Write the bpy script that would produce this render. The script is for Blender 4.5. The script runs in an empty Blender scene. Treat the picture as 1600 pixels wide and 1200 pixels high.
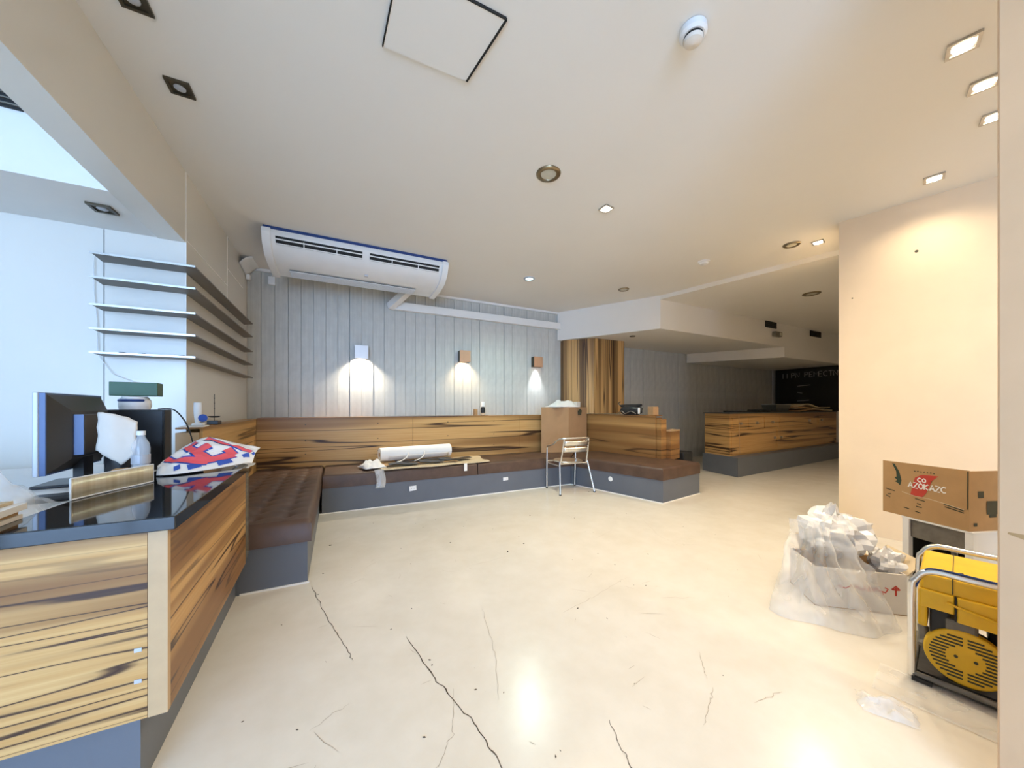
import bpy, bmesh, math, random
from mathutils import Vector, Matrix, noise
random.seed(7)
SC = bpy.context.scene
COL = SC.collection
PI = math.pi

# ---------------------------------------------------------------- camera, world, exposure
YAW = math.radians(26.734)
cd = bpy.data.cameras.new('camera'); cam = bpy.data.objects.new('camera', cd); COL.objects.link(cam)
cam.location = (0, 0, 1.25); cam.rotation_euler = (PI/2, 0, -YAW)
cd.sensor_width = 36; cd.lens = 36*542/1600; cd.shift_y = 37/1600; cd.clip_start = 0.03
SC.camera = cam
vs = SC.view_settings
vs.view_transform = 'Standard'; vs.look = 'None'; vs.gamma = 1; vs.exposure = -0.08; vs.use_curve_mapping = False
W = bpy.data.worlds.new('sky'); SC.world = W; W.use_nodes = True
bgn = W.node_tree.nodes['Background']; bgn.inputs[0].default_value = (0.38, 0.61, 1.0, 1); bgn.inputs[1].default_value = 22.0
# daylight enters through the shop window behind the camera (portal only guides sampling)
pl = bpy.data.lights.new('window_portal', 'AREA'); pl.shape = 'RECTANGLE'; pl.size = 4.4; pl.size_y = 2.7
pl.cycles.is_portal = True
po = bpy.data.objects.new('window_portal', pl); COL.objects.link(po)
po.location = (-2.6, -5.48, 1.55); po.rotation_euler = (PI/2, 0, 0)

# ---------------------------------------------------------------- helpers
class MB:
    def __init__(s): s.v = []; s.f = []
    def add(s, vs_, fs):
        n = len(s.v); s.v += [tuple(p) for p in vs_]; s.f += [tuple(i+n for i in f) for f in fs]; return s
    def box(s, x0, x1, y0, y1, z0, z1):
        return s.prism([(x0,y0),(x1,y0),(x1,y1),(x0,y1)], z0, z1)
    def prism(s, pts, z0, z1):
        a = sum(pts[i][0]*pts[(i+1)%len(pts)][1]-pts[(i+1)%len(pts)][0]*pts[i][1] for i in range(len(pts)))
        if a < 0: pts = pts[::-1]
        n = len(pts)
        return s.add([(x,y,z0) for x,y in pts]+[(x,y,z1) for x,y in pts],
            [tuple(range(n))[::-1], tuple(range(n,2*n))]+[(i,(i+1)%n,(i+1)%n+n,i+n) for i in range(n)])
    def extr(s, prof, a, b, axis='x'):
        """profile of 2-D points extruded along one axis from a to b"""
        n = len(prof)
        if axis == 'x': P = [(a,p,q) for p,q in prof]+[(b,p,q) for p,q in prof]
        else: P = [(p,a,q) for p,q in prof]+[(p,b,q) for p,q in prof]
        return s.add(P, [tuple(range(n)), tuple(range(n,2*n))[::-1]]+[(i,i+n,(i+1)%n+n,(i+1)%n) for i in range(n)])
    def tube(s, pts, r, n=8, closed=False, cap=True):
        pts = [Vector(p) for p in pts]; m = len(pts); base = len(s.v); up = None
        rr = r if isinstance(r,(list,tuple)) else [r]*m
        for i,p in enumerate(pts):
            if closed: t = pts[(i+1)%m]-pts[i-1]
            else: t = pts[min(i+1,m-1)]-pts[max(i-1,0)]
            t.normalize()
            if up is None:
                up = Vector((0,0,1)) if abs(t.z) < .9 else Vector((1,0,0))
            a = t.cross(up)
            if a.length < 1e-5: a = t.orthogonal()
            a.normalize(); b = a.cross(t); b.normalize(); up = b
            for k in range(n):
                w = 2*PI*k/n; s.v.append(tuple(p+a*math.cos(w)*rr[i]+b*math.sin(w)*rr[i]))
        for i in range(m if closed else m-1):
            j = (i+1)%m
            for k in range(n):
                l = (k+1)%n; s.f.append((base+i*n+k, base+i*n+l, base+j*n+l, base+j*n+k))
        if cap and not closed:
            s.f.append(tuple(base+k for k in range(n))[::-1]); s.f.append(tuple(base+(m-1)*n+k for k in range(n)))
        return s
    def lathe(s, prof, n=24, c=(0,0,0)):
        base = len(s.v); m = len(prof)
        for r,z in prof:
            for k in range(n):
                w = 2*PI*k/n; s.v.append((c[0]+r*math.cos(w), c[1]+r*math.sin(w), c[2]+z))
        for i in range(m-1):
            for k in range(n):
                l = (k+1)%n; s.f.append((base+i*n+k, base+i*n+l, base+(i+1)*n+l, base+(i+1)*n+k))
        s.f.append(tuple(base+k for k in range(n))[::-1]); s.f.append(tuple(base+(m-1)*n+k for k in range(n)))
        return s
    def grid(s, fn, nu, nv):
        base = len(s.v)
        for j in range(nv+1):
            for i in range(nu+1): s.v.append(tuple(fn(i/nu, j/nv)))
        for j in range(nv):
            for i in range(nu):
                a = base+j*(nu+1)+i; s.f.append((a, a+1, a+nu+2, a+nu+1))
        return s
    def ribbon(s, pts, w, off=(0,0,0), nrm=(0,0,1)):
        """flat strip along a polyline, width w (or list), lying across nrm"""
        pts = [Vector(p)+Vector(off) for p in pts]; nr = Vector(nrm); base = len(s.v); m = len(pts)
        ww = w if isinstance(w,(list,tuple)) else [w]*m
        for i,p in enumerate(pts):
            t = pts[min(i+1,m-1)]-pts[max(i-1,0)]; a = nr.cross(t)
            if a.length > 1e-9: a.normalize()
            s.v += [tuple(p+a*ww[i]/2), tuple(p-a*ww[i]/2)]
        for i in range(m-1): s.f.append((base+2*i+1, base+2*i+3, base+2*i+2, base+2*i))
        return s
    def xf(s, M):
        s.v = [tuple(M @ Vector(p)) for p in s.v]; return s
    def build(s, name, m, parent=None, local=False, smooth=None, bevel=0, seg=2, solid=0, subsurf=0):
        vv = s.v
        if parent is None:
            xs = [p[0] for p in vv]; ys = [p[1] for p in vv]; zs = [p[2] for p in vv]
            o3 = ((min(xs)+max(xs))/2, (min(ys)+max(ys))/2, min(zs))
        elif local: o3 = (0,0,0)
        else:
            o3 = Vector((0,0,0)); q = parent
            while q is not None: o3 = o3+Vector(q.location); q = q.parent
        if not (local and parent is not None): vv = [(p[0]-o3[0], p[1]-o3[1], p[2]-o3[2]) for p in vv]
        me = bpy.data.meshes.new(name); me.from_pydata(vv, [], s.f); me.update()
        bm = bmesh.new(); bm.from_mesh(me); bmesh.ops.recalc_face_normals(bm, faces=bm.faces); bm.to_mesh(me); bm.free()
        if smooth:
            for p in me.polygons: p.use_smooth = True
            me.set_sharp_from_angle(angle=math.radians(smooth))
        me.materials.append(m)
        o = bpy.data.objects.new(name, me); COL.objects.link(o)
        if parent is None: o.location = o3
        else: o.parent = parent
        if subsurf:
            d = o.modifiers.new('sub','SUBSURF'); d.levels = subsurf; d.render_levels = subsurf
        if solid:
            d = o.modifiers.new('thick','SOLIDIFY'); d.thickness = solid; d.offset = 0
        if bevel:
            d = o.modifiers.new('bev','BEVEL'); d.width = bevel; d.segments = seg; d.limit_method = 'ANGLE'
        return o

def tag(o, label, cat=None, group=None, kind=None):
    o['label'] = label
    if cat: o['category'] = cat
    if group: o['group'] = group
    if kind: o['kind'] = kind
    return o
def thing(name, label, cat, loc=(0,0,0), rz=0, group=None, kind=None):
    o = bpy.data.objects.new(name, None); COL.objects.link(o); o.empty_display_size = .1
    o.location = loc; o.rotation_euler = (0,0,rz)
    return tag(o, label, cat, group, kind)
def struct(o, label): o['kind'] = 'structure'; o['label'] = label; return o
def lerp(a, b, t): return a+(b-a)*t
def nz(x, y, z=0, s=1.0): return noise.noise(Vector((x*s, y*s, z*s)))

# ---------------------------------------------------------------- materials
def newmat(name):
    m = bpy.data.materials.new(name); m.use_nodes = True
    return m, m.node_tree, m.node_tree.nodes['Principled BSDF']
def N(nt, t, **kw):
    n = nt.nodes.new(t)
    for k,v in kw.items(): setattr(n, k, v)
    return n
def ramp(nt, src, stops, interp='LINEAR'):
    r = N(nt, 'ShaderNodeValToRGB'); r.color_ramp.interpolation = interp
    e = r.color_ramp.elements
    while len(e) < len(stops): e.new(.5)
    for el,(p,c) in zip(e, stops): el.position = p; el.color = (*c,1) if len(c) == 3 else c
    nt.links.new(src, r.inputs[0]); return r.outputs[0]
def coords(nt, scale=(1,1,1), loc=(0,0,0), rot=(0,0,0)):
    t = N(nt,'ShaderNodeTexCoord'); mp = N(nt,'ShaderNodeMapping')
    mp.inputs['Scale'].default_value = scale; mp.inputs['Location'].default_value = loc; mp.inputs['Rotation'].default_value = rot
    nt.links.new(t.outputs['Object'], mp.inputs[0]); return mp.outputs[0]
def noi(nt, vec, scale=5, detail=3, rough=.5, dist=0):
    n = N(nt,'ShaderNodeTexNoise'); n.inputs['Scale'].default_value = scale; n.inputs['Detail'].default_value = detail
    n.inputs['Roughness'].default_value = rough; n.inputs['Distortion'].default_value = dist
    nt.links.new(vec, n.inputs['Vector']); return n.outputs['Fac']
def bump(nt, b, h, strength=.2, dist=.01):
    n = N(nt,'ShaderNodeBump'); n.inputs['Strength'].default_value = strength; n.inputs['Distance'].default_value = dist
    nt.links.new(h, n.inputs['Height']); nt.links.new(n.outputs[0], b.inputs['Normal'])
def mixc(nt, fac, a, b, mode='MIX'):
    n = N(nt,'ShaderNodeMix', data_type='RGBA', blend_type=mode)
    if isinstance(fac,(int,float)): n.inputs[0].default_value = fac
    else: nt.links.new(fac, n.inputs[0])
    for k,s in ((6,a),(7,b)):
        if isinstance(s, tuple): n.inputs[k].default_value = (*s,1)
        else: nt.links.new(s, n.inputs[k])
    return n.outputs[2]
def plain(name, col, rough=.5, metal=0, var=.06, vs_=6, bmp=0, bs=60, spec=.5, coat=0, trans=0, alpha=1, ior=1.45):
    m, nt, b = newmat(name)
    v = coords(nt)
    f = noi(nt, v, vs_, 4, .55)
    c = ramp(nt, f, [(.3, tuple(x*(1-var) for x in col)), (.7, tuple(min(1,x*(1+var)) for x in col))])
    nt.links.new(c, b.inputs['Base Color'])
    b.inputs['Roughness'].default_value = rough; b.inputs['Metallic'].default_value = metal
    b.inputs['Specular IOR Level'].default_value = spec; b.inputs['Coat Weight'].default_value = coat
    b.inputs['Transmission Weight'].default_value = trans; b.inputs['Alpha'].default_value = alpha; b.inputs['IOR'].default_value = ior
    if bmp: bump(nt, b, noi(nt, v, bs, 4), bmp, .004)
    return m
def emit(name, col, st):
    m, nt, b = newmat(name)
    b.inputs['Base Color'].default_value = (*col,1); b.inputs['Emission Color'].default_value = (*col,1); b.inputs['Emission Strength'].default_value = st
    return m
def wood(name, grain='x', seed=0., base=(.52,.285,.095), light=(.64,.40,.165), dark=(.05,.022,.012), mid=(.25,.12,.04), freq=3.0, lines=5.0, rough=.38):
    """zebra-veneer: wavy dark lines and broad brown bands running along the grain"""
    m, nt, b = newmat(name)
    sc = {'x':(.032,.032,1.0), 'z':(1.0,1.0,.02)}[grain]
    v = coords(nt, sc, (seed, seed*.7, seed*1.3))
    n1 = noi(nt, v, freq*1.5, 2.2, .5, .08)
    mu = N(nt,'ShaderNodeMath', operation='MULTIPLY'); mu.inputs[1].default_value = lines; nt.links.new(n1, mu.inputs[0])
    pp = N(nt,'ShaderNodeMath', operation='PINGPONG'); pp.inputs[1].default_value = .5; nt.links.new(mu.outputs[0], pp.inputs[0])
    ln = ramp(nt, pp.outputs[0], [(0,(1,1,1)), (.035,(.9,.9,.9)), (.09,(.12,.12,.12)), (.22,(0,0,0))])
    v2 = coords(nt, sc, (seed+7.3, seed*.3, seed*2.1))
    band = ramp(nt, noi(nt, v2, freq*1.5, 1.5, .5, .05), [(.47,(0,0,0)), (.55,(.7,.7,.7)), (.64,(1,1,1))])
    v3 = coords(nt, tuple(x*(1 if x == 1.0 else .6) for x in sc), (seed*3,0,seed))
    fine = noi(nt, v3, 60, 3, .6)
    c0 = ramp(nt, fine, [(.3, base), (.72, light)])
    c1 = mixc(nt, band, c0, mid)
    gate = ramp(nt, noi(nt, v2, freq*.55, 1, .5), [(.36,(0.35,.35,.35)), (.50,(1,1,1))])
    lg = N(nt,'ShaderNodeMath', operation='MULTIPLY'); nt.links.new(ln, lg.inputs[0]); nt.links.new(gate, lg.inputs[1])
    c2 = mixc(nt, lg.outputs[0], c1, dark)
    nt.links.new(c2, b.inputs['Base Color'])
    b.inputs['Roughness'].default_value = rough; b.inputs['Specular IOR Level'].default_value = .35
    bump(nt, b, fine, .08, .002)
    return m
M = {}
M['wall'] = plain('wall_paint', (.80,.78,.74), .55, var=.015, bmp=.05, bs=120)
M['lacquer'] = plain('wall_lacquer', (.74,.71,.64), .22, var=.015, vs_=2)
M['wall_warm'] = plain('wall_warm_paint', (.80,.65,.46), .6, var=.03, vs_=3, bmp=.06, bs=90)
M['pillar'] = plain('pillar_paint', (.66,.44,.26), .6, var=.05, vs_=3, bmp=.06, bs=90)
M['ceil'] = plain('ceiling_paint', (.80,.775,.725), .7, var=.012, vs_=1.2, bmp=.03, bs=80)
M['white'] = plain('white_plastic', (.80,.80,.79), .35, var=.02)
M['trimw'] = plain('white_trim', (.82,.81,.78), .45, var=.02)
M['joint'] = plain('joint_white', (.88,.86,.80), .5, var=.01)
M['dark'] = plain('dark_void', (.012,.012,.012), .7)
M['black'] = plain('black_plastic', (.02,.02,.022), .35, var=.2, bmp=.05)
M['blackm'] = plain('black_matte', (.018,.019,.02), .55, var=.2)
M['granite'] = plain('black_polished_stone', (.010,.011,.013), .05, var=.15, coat=.0, spec=.6)
M['grey_lam'] = plain('slate_blue_laminate', (.125,.137,.16), .42, var=.05, vs_=3, bmp=.04, bs=40)
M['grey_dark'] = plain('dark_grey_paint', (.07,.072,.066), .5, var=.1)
M['alu'] = plain('brushed_aluminium', (.78,.77,.74), .28, metal=1, var=.04)
M['steel'] = plain('dull_steel', (.50,.48,.45), .38, metal=1, var=.1, vs_=30)
M['bronze'] = plain('dark_bronze', (.11,.09,.06), .35, metal=.8, var=.1)
M['brass'] = plain('antique_brass', (.30,.24,.15), .3, metal=.9, var=.1)
M['frost'] = plain('frosted_disc', (.55,.53,.44), .5)
M['copper'] = plain('copper_face', (.62,.40,.27), .35, metal=.5, var=.05)
M['sconcew'] = plain('sconce_satin', (.85,.86,.88), .35, metal=.2, var=.02)
M['board'] = plain('cardboard', (.43,.26,.115), .8, var=.07, vs_=9, bmp=.1, bs=200)
M['board2'] = plain('cardboard_brown', (.40,.235,.115), .8, var=.05, vs_=7, bmp=.06, bs=200)
M['boardl'] = plain('cardboard_pale', (.58,.47,.31), .8, var=.08, vs_=9)
M['boardw'] = plain('cardboard_white_face', (.72,.66,.58), .7, var=.04, vs_=9)
M['paper'] = plain('white_paper', (.82,.80,.76), .7, var=.02)
M['red'] = plain('red_ink', (.50,.05,.03), .6)
M['redp'] = plain('red_print', (.78,.10,.12), .6)
M['bluep'] = plain('blue_print', (.03,.09,.42), .6)
M['ink'] = plain('dark_ink', (.06,.055,.03), .7)
M['inkg'] = plain('green_black_ink', (.03,.05,.03), .7)
M['yellow'] = plain('yellow_enamel', (.78,.47,.02), .38, var=.07, vs_=12, spec=.5)
M['grease'] = plain('greasy_black', (.025,.024,.022), .4, var=.4, vs_=20, bmp=.3, bs=40)
M['grime'] = plain('grimy_grey_metal', (.17,.155,.13), .5, metal=.3, var=.2, vs_=15)
M['greenbox'] = plain('dark_green_box', (.025,.085,.035), .45, var=.05)
M['bluef'] = plain('blue_film', (.02,.05,.18), .35)
M['chalk'] = plain('chalk_marks', (.34,.32,.32), .9)
M['gold'] = None
M['caulk'] = plain('white_caulk', (.82,.80,.76), .5)
M['foot'] = plain('rubber_foot', (.02,.02,.02), .7)
M['silver'] = plain('monitor_silver', (.48,.50,.54), .35, metal=.1)
M['monblue'] = plain('monitor_side', (.07,.12,.27), .4)
M['olive'] = plain('monitor_back', (.05,.046,.04), .4, var=.08)
M['edgew'] = plain('pale_edge_wood', (.52,.35,.19), .45, var=.06, vs_=12)
M['scuff'] = plain('floor_scuff', (.42,.36,.28), .5)
M['crack'] = plain('floor_crack', (.07,.05,.035), .8)
M['wood_back'] = wood('zebra_veneer_back', 'x', 2.6, freq=3.2, lines=6.0)
M['wood_side'] = wood('zebra_veneer_side', 'x', 4.4, freq=3.4, lines=5)
M['wood_front'] = wood('zebra_veneer_front', 'x', 9.1, freq=5.6, lines=11.0)
M['wood_diag'] = wood('zebra_veneer_counter', 'x', 15.2, freq=5.4, lines=11.0)
M['wood_right'] = wood('zebra_veneer_right', 'x', 23.0, freq=3.0, lines=6)
M['wood_far'] = wood('zebra_veneer_far', 'x', 31.0, freq=3.6, lines=5)
M['wood_col'] = wood('zebra_veneer_column', 'z', 5.5, mid=(.15,.08,.03), freq=4.5, lines=6)
def mk_concrete(name, c0, c1, bs):
    m, nt, b = newmat(name)
    v = coords(nt, (6,6,.5)); v2 = coords(nt, (1,1,1))
    f = noi(nt, v, 3, 5, .6); g = noi(nt, v2, 2.2, 4, .6)
    a = ramp(nt, f, [(.3,c0),(.7,c1)])
    sp = ramp(nt, noi(nt, v2, 26, 2, .5), [(.20,(.35,.35,.35)),(.27,(1,1,1))])
    bl = ramp(nt, g, [(.35,(.82,.82,.82)),(.65,(1.0,1.0,1.0))])
    c = mixc(nt, 1.0, mixc(nt, 1.0, a, bl, 'MULTIPLY'), sp, 'MULTIPLY')
    nt.links.new(c, b.inputs['Base Color']); b.inputs['Roughness'].default_value = .75; b.inputs['Specular IOR Level'].default_value = .25
    bump(nt, b, f, .35, .004)
    return m
M['conc'] = mk_concrete('board_marked_concrete', (.56,.56,.52), (.68,.675,.625), 1)
def mk_floor():
    m, nt, b = newmat('painted_concrete_floor')
    v = coords(nt)
    big = ramp(nt, noi(nt, v, .9, 4, .6, .3), [(.3,(.69,.64,.55)),(.7,(.735,.685,.60))])
    c = mixc(nt, .6, big, ramp(nt, noi(nt, v, 4.5, 5, .6), [(.3,(.66,.60,.50)),(.65,(.745,.695,.61))]))
    sp = ramp(nt, noi(nt, v, 34, 2, .4), [(.150,(.45,.38,.3)),(.17,(1,1,1))])
    c = mixc(nt, 1.0, c, sp, 'MULTIPLY')
    nt.links.new(c, b.inputs['Base Color'])
    b.inputs['Roughness'].default_value = .23
    b.inputs['Specular IOR Level'].default_value = .5
    bump(nt, b, noi(nt, v, 14, 4, .5), .05, .004)
    return m
M['floor'] = mk_floor()
def mk_leather():
    m, nt, b = newmat('brown_leatherette')
    v = coords(nt)
    c = ramp(nt, noi(nt, v, 5, 5, .6), [(.3,(.065,.036,.024)),(.7,(.115,.066,.044))])
    nt.links.new(c, b.inputs['Base Color']); b.inputs['Roughness'].default_value = .45; b.inputs['Specular IOR Level'].default_value = .5
    bump(nt, b, noi(nt, v, 70, 3, .5), .15, .003)
    return m
M['leather'] = mk_leather()
def mk_gold():
    m, nt, b = newmat('brushed_gold_foil')
    v = coords(nt, (9,9,.05))
    c = ramp(nt, noi(nt, v, 2.5, 3, .6), [(.3,(.55,.44,.25)),(.5,(.72,.62,.42)),(.7,(.86,.80,.66))])
    nt.links.new(c, b.inputs['Base Color']); b.inputs['Metallic'].default_value = .4; b.inputs['Roughness'].default_value = .3
    return m
M['gold'] = mk_gold()
def mk_film(name, col, al, rough=.12):
    """thin clear plastic film: mostly see-through with white creases"""
    m, nt, b = newmat(name)
    v = coords(nt)
    f = ramp(nt, noi(nt, v, 5, 2, .5, .6), [(.35,(al*.75,)*3),(.65,(min(1,al*1.3),)*3)])
    b.inputs['Base Color'].default_value = (*col,1); b.inputs['Roughness'].default_value = rough
    nt.links.new(f, b.inputs['Alpha'])
    return m
M['film'] = mk_film('clear_plastic_film', (.90,.89,.86), .33)
M['filmc'] = mk_film('thin_clear_sheet', (.88,.87,.84), .30)
M['filmw'] = plain('white_poly_bag', (.74,.73,.72), .22, var=.05, vs_=10)
def mk_glass(name, col=(.9,.95,1.0), al=.3):
    m, nt, b = newmat(name)
    b.inputs['Base Color'].default_value = (*col,1); b.inputs['Roughness'].default_value = .06
    b.inputs['Alpha'].default_value = al; b.inputs['Specular IOR Level'].default_value = .9
    return m
M['pet'] = mk_glass('clear_bottle_plastic')
M['endglass'] = mk_glass('smoked_end_panel', (.20,.19,.15), .85)
M['lens_warm'] = emit('lit_lamp_warm', (1,.86,.66), 22)
M['lens_cool'] = emit('lit_lamp_cool', (.62,1,.92), 6)
M['shelf'] = plain('dark_shelf_board', (.20,.18,.155), .5, var=.05)

# ================================================================= STRUCTURE
ZC = 3.15
struct(MB().box(-5.1, 11.9, -5.6, 6.0, -.1, 0).build('floor', M['floor']), 'cream painted concrete floor with cracks and scuffs')
FLOOR = bpy.data.objects['floor']
struct(MB().box(-5.1, 11.9, -5.6, 6.0, ZC, ZC+.12).build('ceiling', M['ceil']), 'smooth off-white plaster ceiling')
lowc = struct(MB().prism([(4.885,4.13),(5.38,1.96),(6.05,-.98),(6.05,-5.5),(11.7,-5.5),(11.7,4.13)], 3.085, ZC).build('ceiling', M['ceil']), 'slightly lower plaster ceiling beyond the beige wall')
# soffits over the back of the room
struct(MB().prism([(3.93,5.78),(4.885,4.115),(11.7,4.13),(11.7,5.78)], 2.59, ZC).build('ceiling', M['ceil']), 'boxed plaster soffit with an angled corner')
struct(MB().prism([(7.80,5.78),(8.80,4.128),(11.7,4.128),(11.7,5.78)], 2.365, 2.59).build('ceiling', M['ceil']), 'second lower plaster soffit step')
wl = struct(MB().box(-5.1, -1.09, 3.68, 6.0, 0, ZC).build('wall_left', M['lacquer']), 'pale lacquered wall block that carries the shelves')
for b in [(-1.0905,-1.086, 3.675,3.682, 0,ZC), (-1.0905,-1.0865, 4.855,4.862, 2.45,ZC), (-1.0905,-1.0865, 3.70,4.855, 2.60,2.606), (-1.0905,-1.0865, 4.862,5.55, 2.79,2.795)]:
    MB().box(*b).build('joint_line', M['joint'], wl)
MB().box(-1.556,-1.552, 3.677,3.682, 0, 2.58).build('joint_line', M['shelf'], wl)
struct(MB().box(-1.255, -1.09, -5.5, 3.68, 2.58, ZC).build('ceiling_beam', M['lacquer']), 'long dropped beam above the bar counter')
struct(MB().box(-5.0, -1.255, 3.03, 3.68, 2.585, ZC).build('ceiling_soffit', M['wall']), 'boxed soffit over the bar alcove')
# shell behind the camera and at the sides
struct(MB().box(-5.1, -5.0, -5.5, 3.68, 0, ZC).build('wall_alcove', M['wall']), 'white alcove side wall')
fw = MB()
fw.box(-5.0,-4.8,-5.6,-5.5,0,ZC); fw.box(-.4,11.8,-5.6,-5.5,0,ZC); fw.box(-4.8,-.4,-5.6,-5.5,0,.2); fw.box(-4.8,-.4,-5.6,-5.5,2.9,ZC)
struct(fw.build('wall_front', M['wall']), 'street wall with the shop window')
wn = thing('window_1', 'large shop window with slim frame', None, (-2.6,-5.55,.2), kind='structure')
for b in [(-4.8,-4.74,.2,2.9),(-.46,-.4,.2,2.9),(-3.33,-3.27,.26,2.84),(-1.87,-1.81,.26,2.84),(-4.74,-.46,.2,.26),(-4.74,-.46,2.84,2.9)]:
    MB().box(b[0],b[1],-5.58,-5.52,b[2],b[3]).build('window_frame', M['steel'], wn)
struct(MB().box(11.7, 11.8, -5.5, 6.0, 0, ZC).build('wall_end', M['wall']), 'far end wall of the back room')
# beige wall block and near pillar
struct(MB().prism([(4.60,1.672),(4.84,.75),(5.30,-1.0),(5.82,-3.0),(7.2,-3.0),(6.05,-.98),(5.6,1.90)], 0, ZC).build('wall_right', M['wall_warm']), 'plain beige wall block')
wm = bpy.data.objects['wall_right']
def wr_pt(t, z, off=.002):   # point on the beige wall face, t metres from its far edge
    d = Vector((.252,-.968,0)); n = Vector((-.968,-.252,0))
    p = Vector((4.60,1.672,0))+d*t+n*off; return (p.x,p.y,z)
pil = struct(MB().box(1.865, 2.30, -1.1, .29, 0, ZC).build('wall_near', M['pillar'], bevel=.006), 'pinkish beige pillar edge')
# back wall of board-marked concrete, cast boards as separate strips
wb = struct(MB().box(-1.09, 11.7, 5.83, 6.0, 0, ZC).build('wall_back', M['conc']), 'grey board-marked concrete wall')
rng = random.Random(3)
cache = {}
def strip(x0, x1, z0, z1):
    key = (round(x1-x0,3), z0, z1)
    y = 5.800+rng.uniform(-.006,.006)
    if key not in cache:
        o = MB().box(0, x1-x0, 0, .045, z0, z1).build('concrete_strip', M['conc'], wb, local=True); cache[key] = o
    else:
        o = cache[key].copy(); COL.objects.link(o); o.parent = wb
    o.location = (x0-wb.location.x, y-wb.location.y, 0)
x = -1.088
for k,(j0,j1,nb) in enumerate([(-1.088,.173,8),(.173,1.484,8),(1.484,2.762,8),(2.762,4.06,8)]):
    w = (j1-j0-.007)/nb
    for i in range(nb): strip(j0+i*w, j0+i*w+round(w-.0035,3), 1.02, ZC-.002)
for k,(j0,j1,nb) in enumerate([(4.6,5.919,7),(5.919,7.521,8),(7.521,9.88,10),(9.88,11.69,7)]):
    w = (j1-j0-.010)/nb
    for i in range(nb): strip(j0+i*w, j0+i*w+round(w-.003,3), 0, 2.6)
# cornice strip at the top of the concrete
struct(MB().box(-1.088, 3.98, 5.765, 5.80, 3.115, ZC).build('trim_1', M['trimw']), 'thin white cornice where concrete meets ceiling')
# pipe trunking: along the wall and a sloping drop from the air conditioner
struct(MB().extr([(5.715,2.805),(5.80,2.805),(5.80,2.93),(5.715,2.93)], .78, 3.97).build('trim_2', M['trimw'], bevel=.006), 'white cable trunking running along the concrete wall')
tr = MB()
a = Vector((1.06,5.32,3.12)); b_ = Vector((.74,5.74,2.835)); d = (b_-a).normalized(); s1 = Vector((0,0,1)).cross(d).normalized(); s2 = d.cross(s1)
P = [a+s1*i*.055+s2*j*.05 for i,j in ((-1,-1),(1,-1),(1,1),(-1,1))]+[b_+s1*i*.055+s2*j*.05 for i,j in ((-1,-1),(1,-1),(1,1),(-1,1))]
tr.add(P, [(3,2,1,0),(4,5,6,7)]+[(i,(i+1)%4,(i+1)%4+4,i+4) for i in range(4)])
struct(tr.build('trim_3', M['trimw'], bevel=.006), 'short white trunking sloping from ceiling to wall')
# column clad in vertical zebra veneer: two faces of narrow boards
colb = struct(MB().prism([(4.02,5.70),(4.42,5.26),(5.16,5.23),(5.16,5.83),(4.02,5.83)], 1.135, 2.59).build('column', M['wood_col']), 'column clad in vertical zebra-striped veneer boards')
def clad(p0, p1, n, z0, z1, mat, parent, name, proud=.012, seed=1):
    r = random.Random(seed); p0 = Vector((*p0,0)); p1 = Vector((*p1,0)); d = (p1-p0); L = d.length; d.normalize(); nn = Vector((d.y,-d.x,0))
    for i in range(n):
        a_ = p0+d*(L*i/n+.002); b2 = p0+d*(L*(i+1)/n-.002); o_ = nn*(proud+r.uniform(-.003,.004))
        MB().prism([(a_.x,a_.y),(b2.x,b2.y),((b2+o_).x,(b2+o_).y),((a_+o_).x,(a_+o_).y)], z0, z1).build(name, mat, parent)
clad((4.02,5.70),(4.42,5.26), 4, 1.135, 2.588, M['wood_col'], colb, 'veneer_board')
clad((4.42,5.26),(5.16,5.23), 4, 1.135, 2.588, M['wood_col'], colb, 'veneer_board', seed=2)
# chalkboard mural on the end wall
cbd = thing('chalkboard', 'black chalkboard with faint chalk writing on the far end wall', 'chalkboard', (11.68,4.4,1.16))
MB().box(11.66,11.695, 2.6,5.70, 1.16,2.36).build('panel', M['dark'], cbd)
MB().box(11.64,11.695, 5.70,5.745, 1.12,2.365).build('edge_strip', M['steel'], cbd)
def strokes(lst, origin, ux, uz, w, mat, parent, name, nrm):
    """each stroke is a polyline of (u,v) in a local plane frame; one mesh per letter"""
    O = Vector(origin); U = Vector(ux); V = Vector(uz)
    for letter in lst:
        mb = MB()
        for st in letter: mb.ribbon([O+U*p+V*q for p,q in st], w, nrm=nrm)
        mb.build(name, mat, parent)
LET = {'I':[[(0,0),(0,1)]], 'M':[[(0,0),(0,1),(.35,.4),(.7,1),(.7,0)]], 'N':[[(0,0),(0,1),(.6,0),(.6,1)]], 'E':[[(.55,1),(0,1),(0,0),(.55,0)],[(0,.5),(.45,.5)]],
 'P':[[(0,0),(0,1),(.5,.95),(.5,.55),(0,.5)]], 'R':[[(0,0),(0,1),(.5,.95),(.5,.55),(0,.5),(.55,0)]], 'O':[[(.3,0),(0,.3),(0,.7),(.3,1),(.6,.7),(.6,.3),(.3,0)]],
 'C':[[(.6,.9),(.3,1),(0,.7),(0,.3),(.3,0),(.6,.1)]], 'T':[[(0,1),(.7,1)],[(.35,1),(.35,0)]], 'Y':[[(0,1),(.3,.5),(.6,1)],[(.3,.5),(.3,0)]], 'K':[[(0,0),(0,1)],[(.55,1),(0,.5),(.55,0)]],
 'A':[[(0,0),(.32,1),(.64,0)],[(.12,.38),(.52,.38)]], 'Z':[[(0,1),(.6,1),(0,0),(.6,0)]], 'B':[[(0,0),(0,1),(.45,.9),(.42,.58),(0,.52),(.5,.42),(.5,.08),(0,0)]], 'S':[[(.55,.9),(.2,1),(.02,.75),(.5,.3),(.35,.02),(0,.1)]], ' ':[]}
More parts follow.
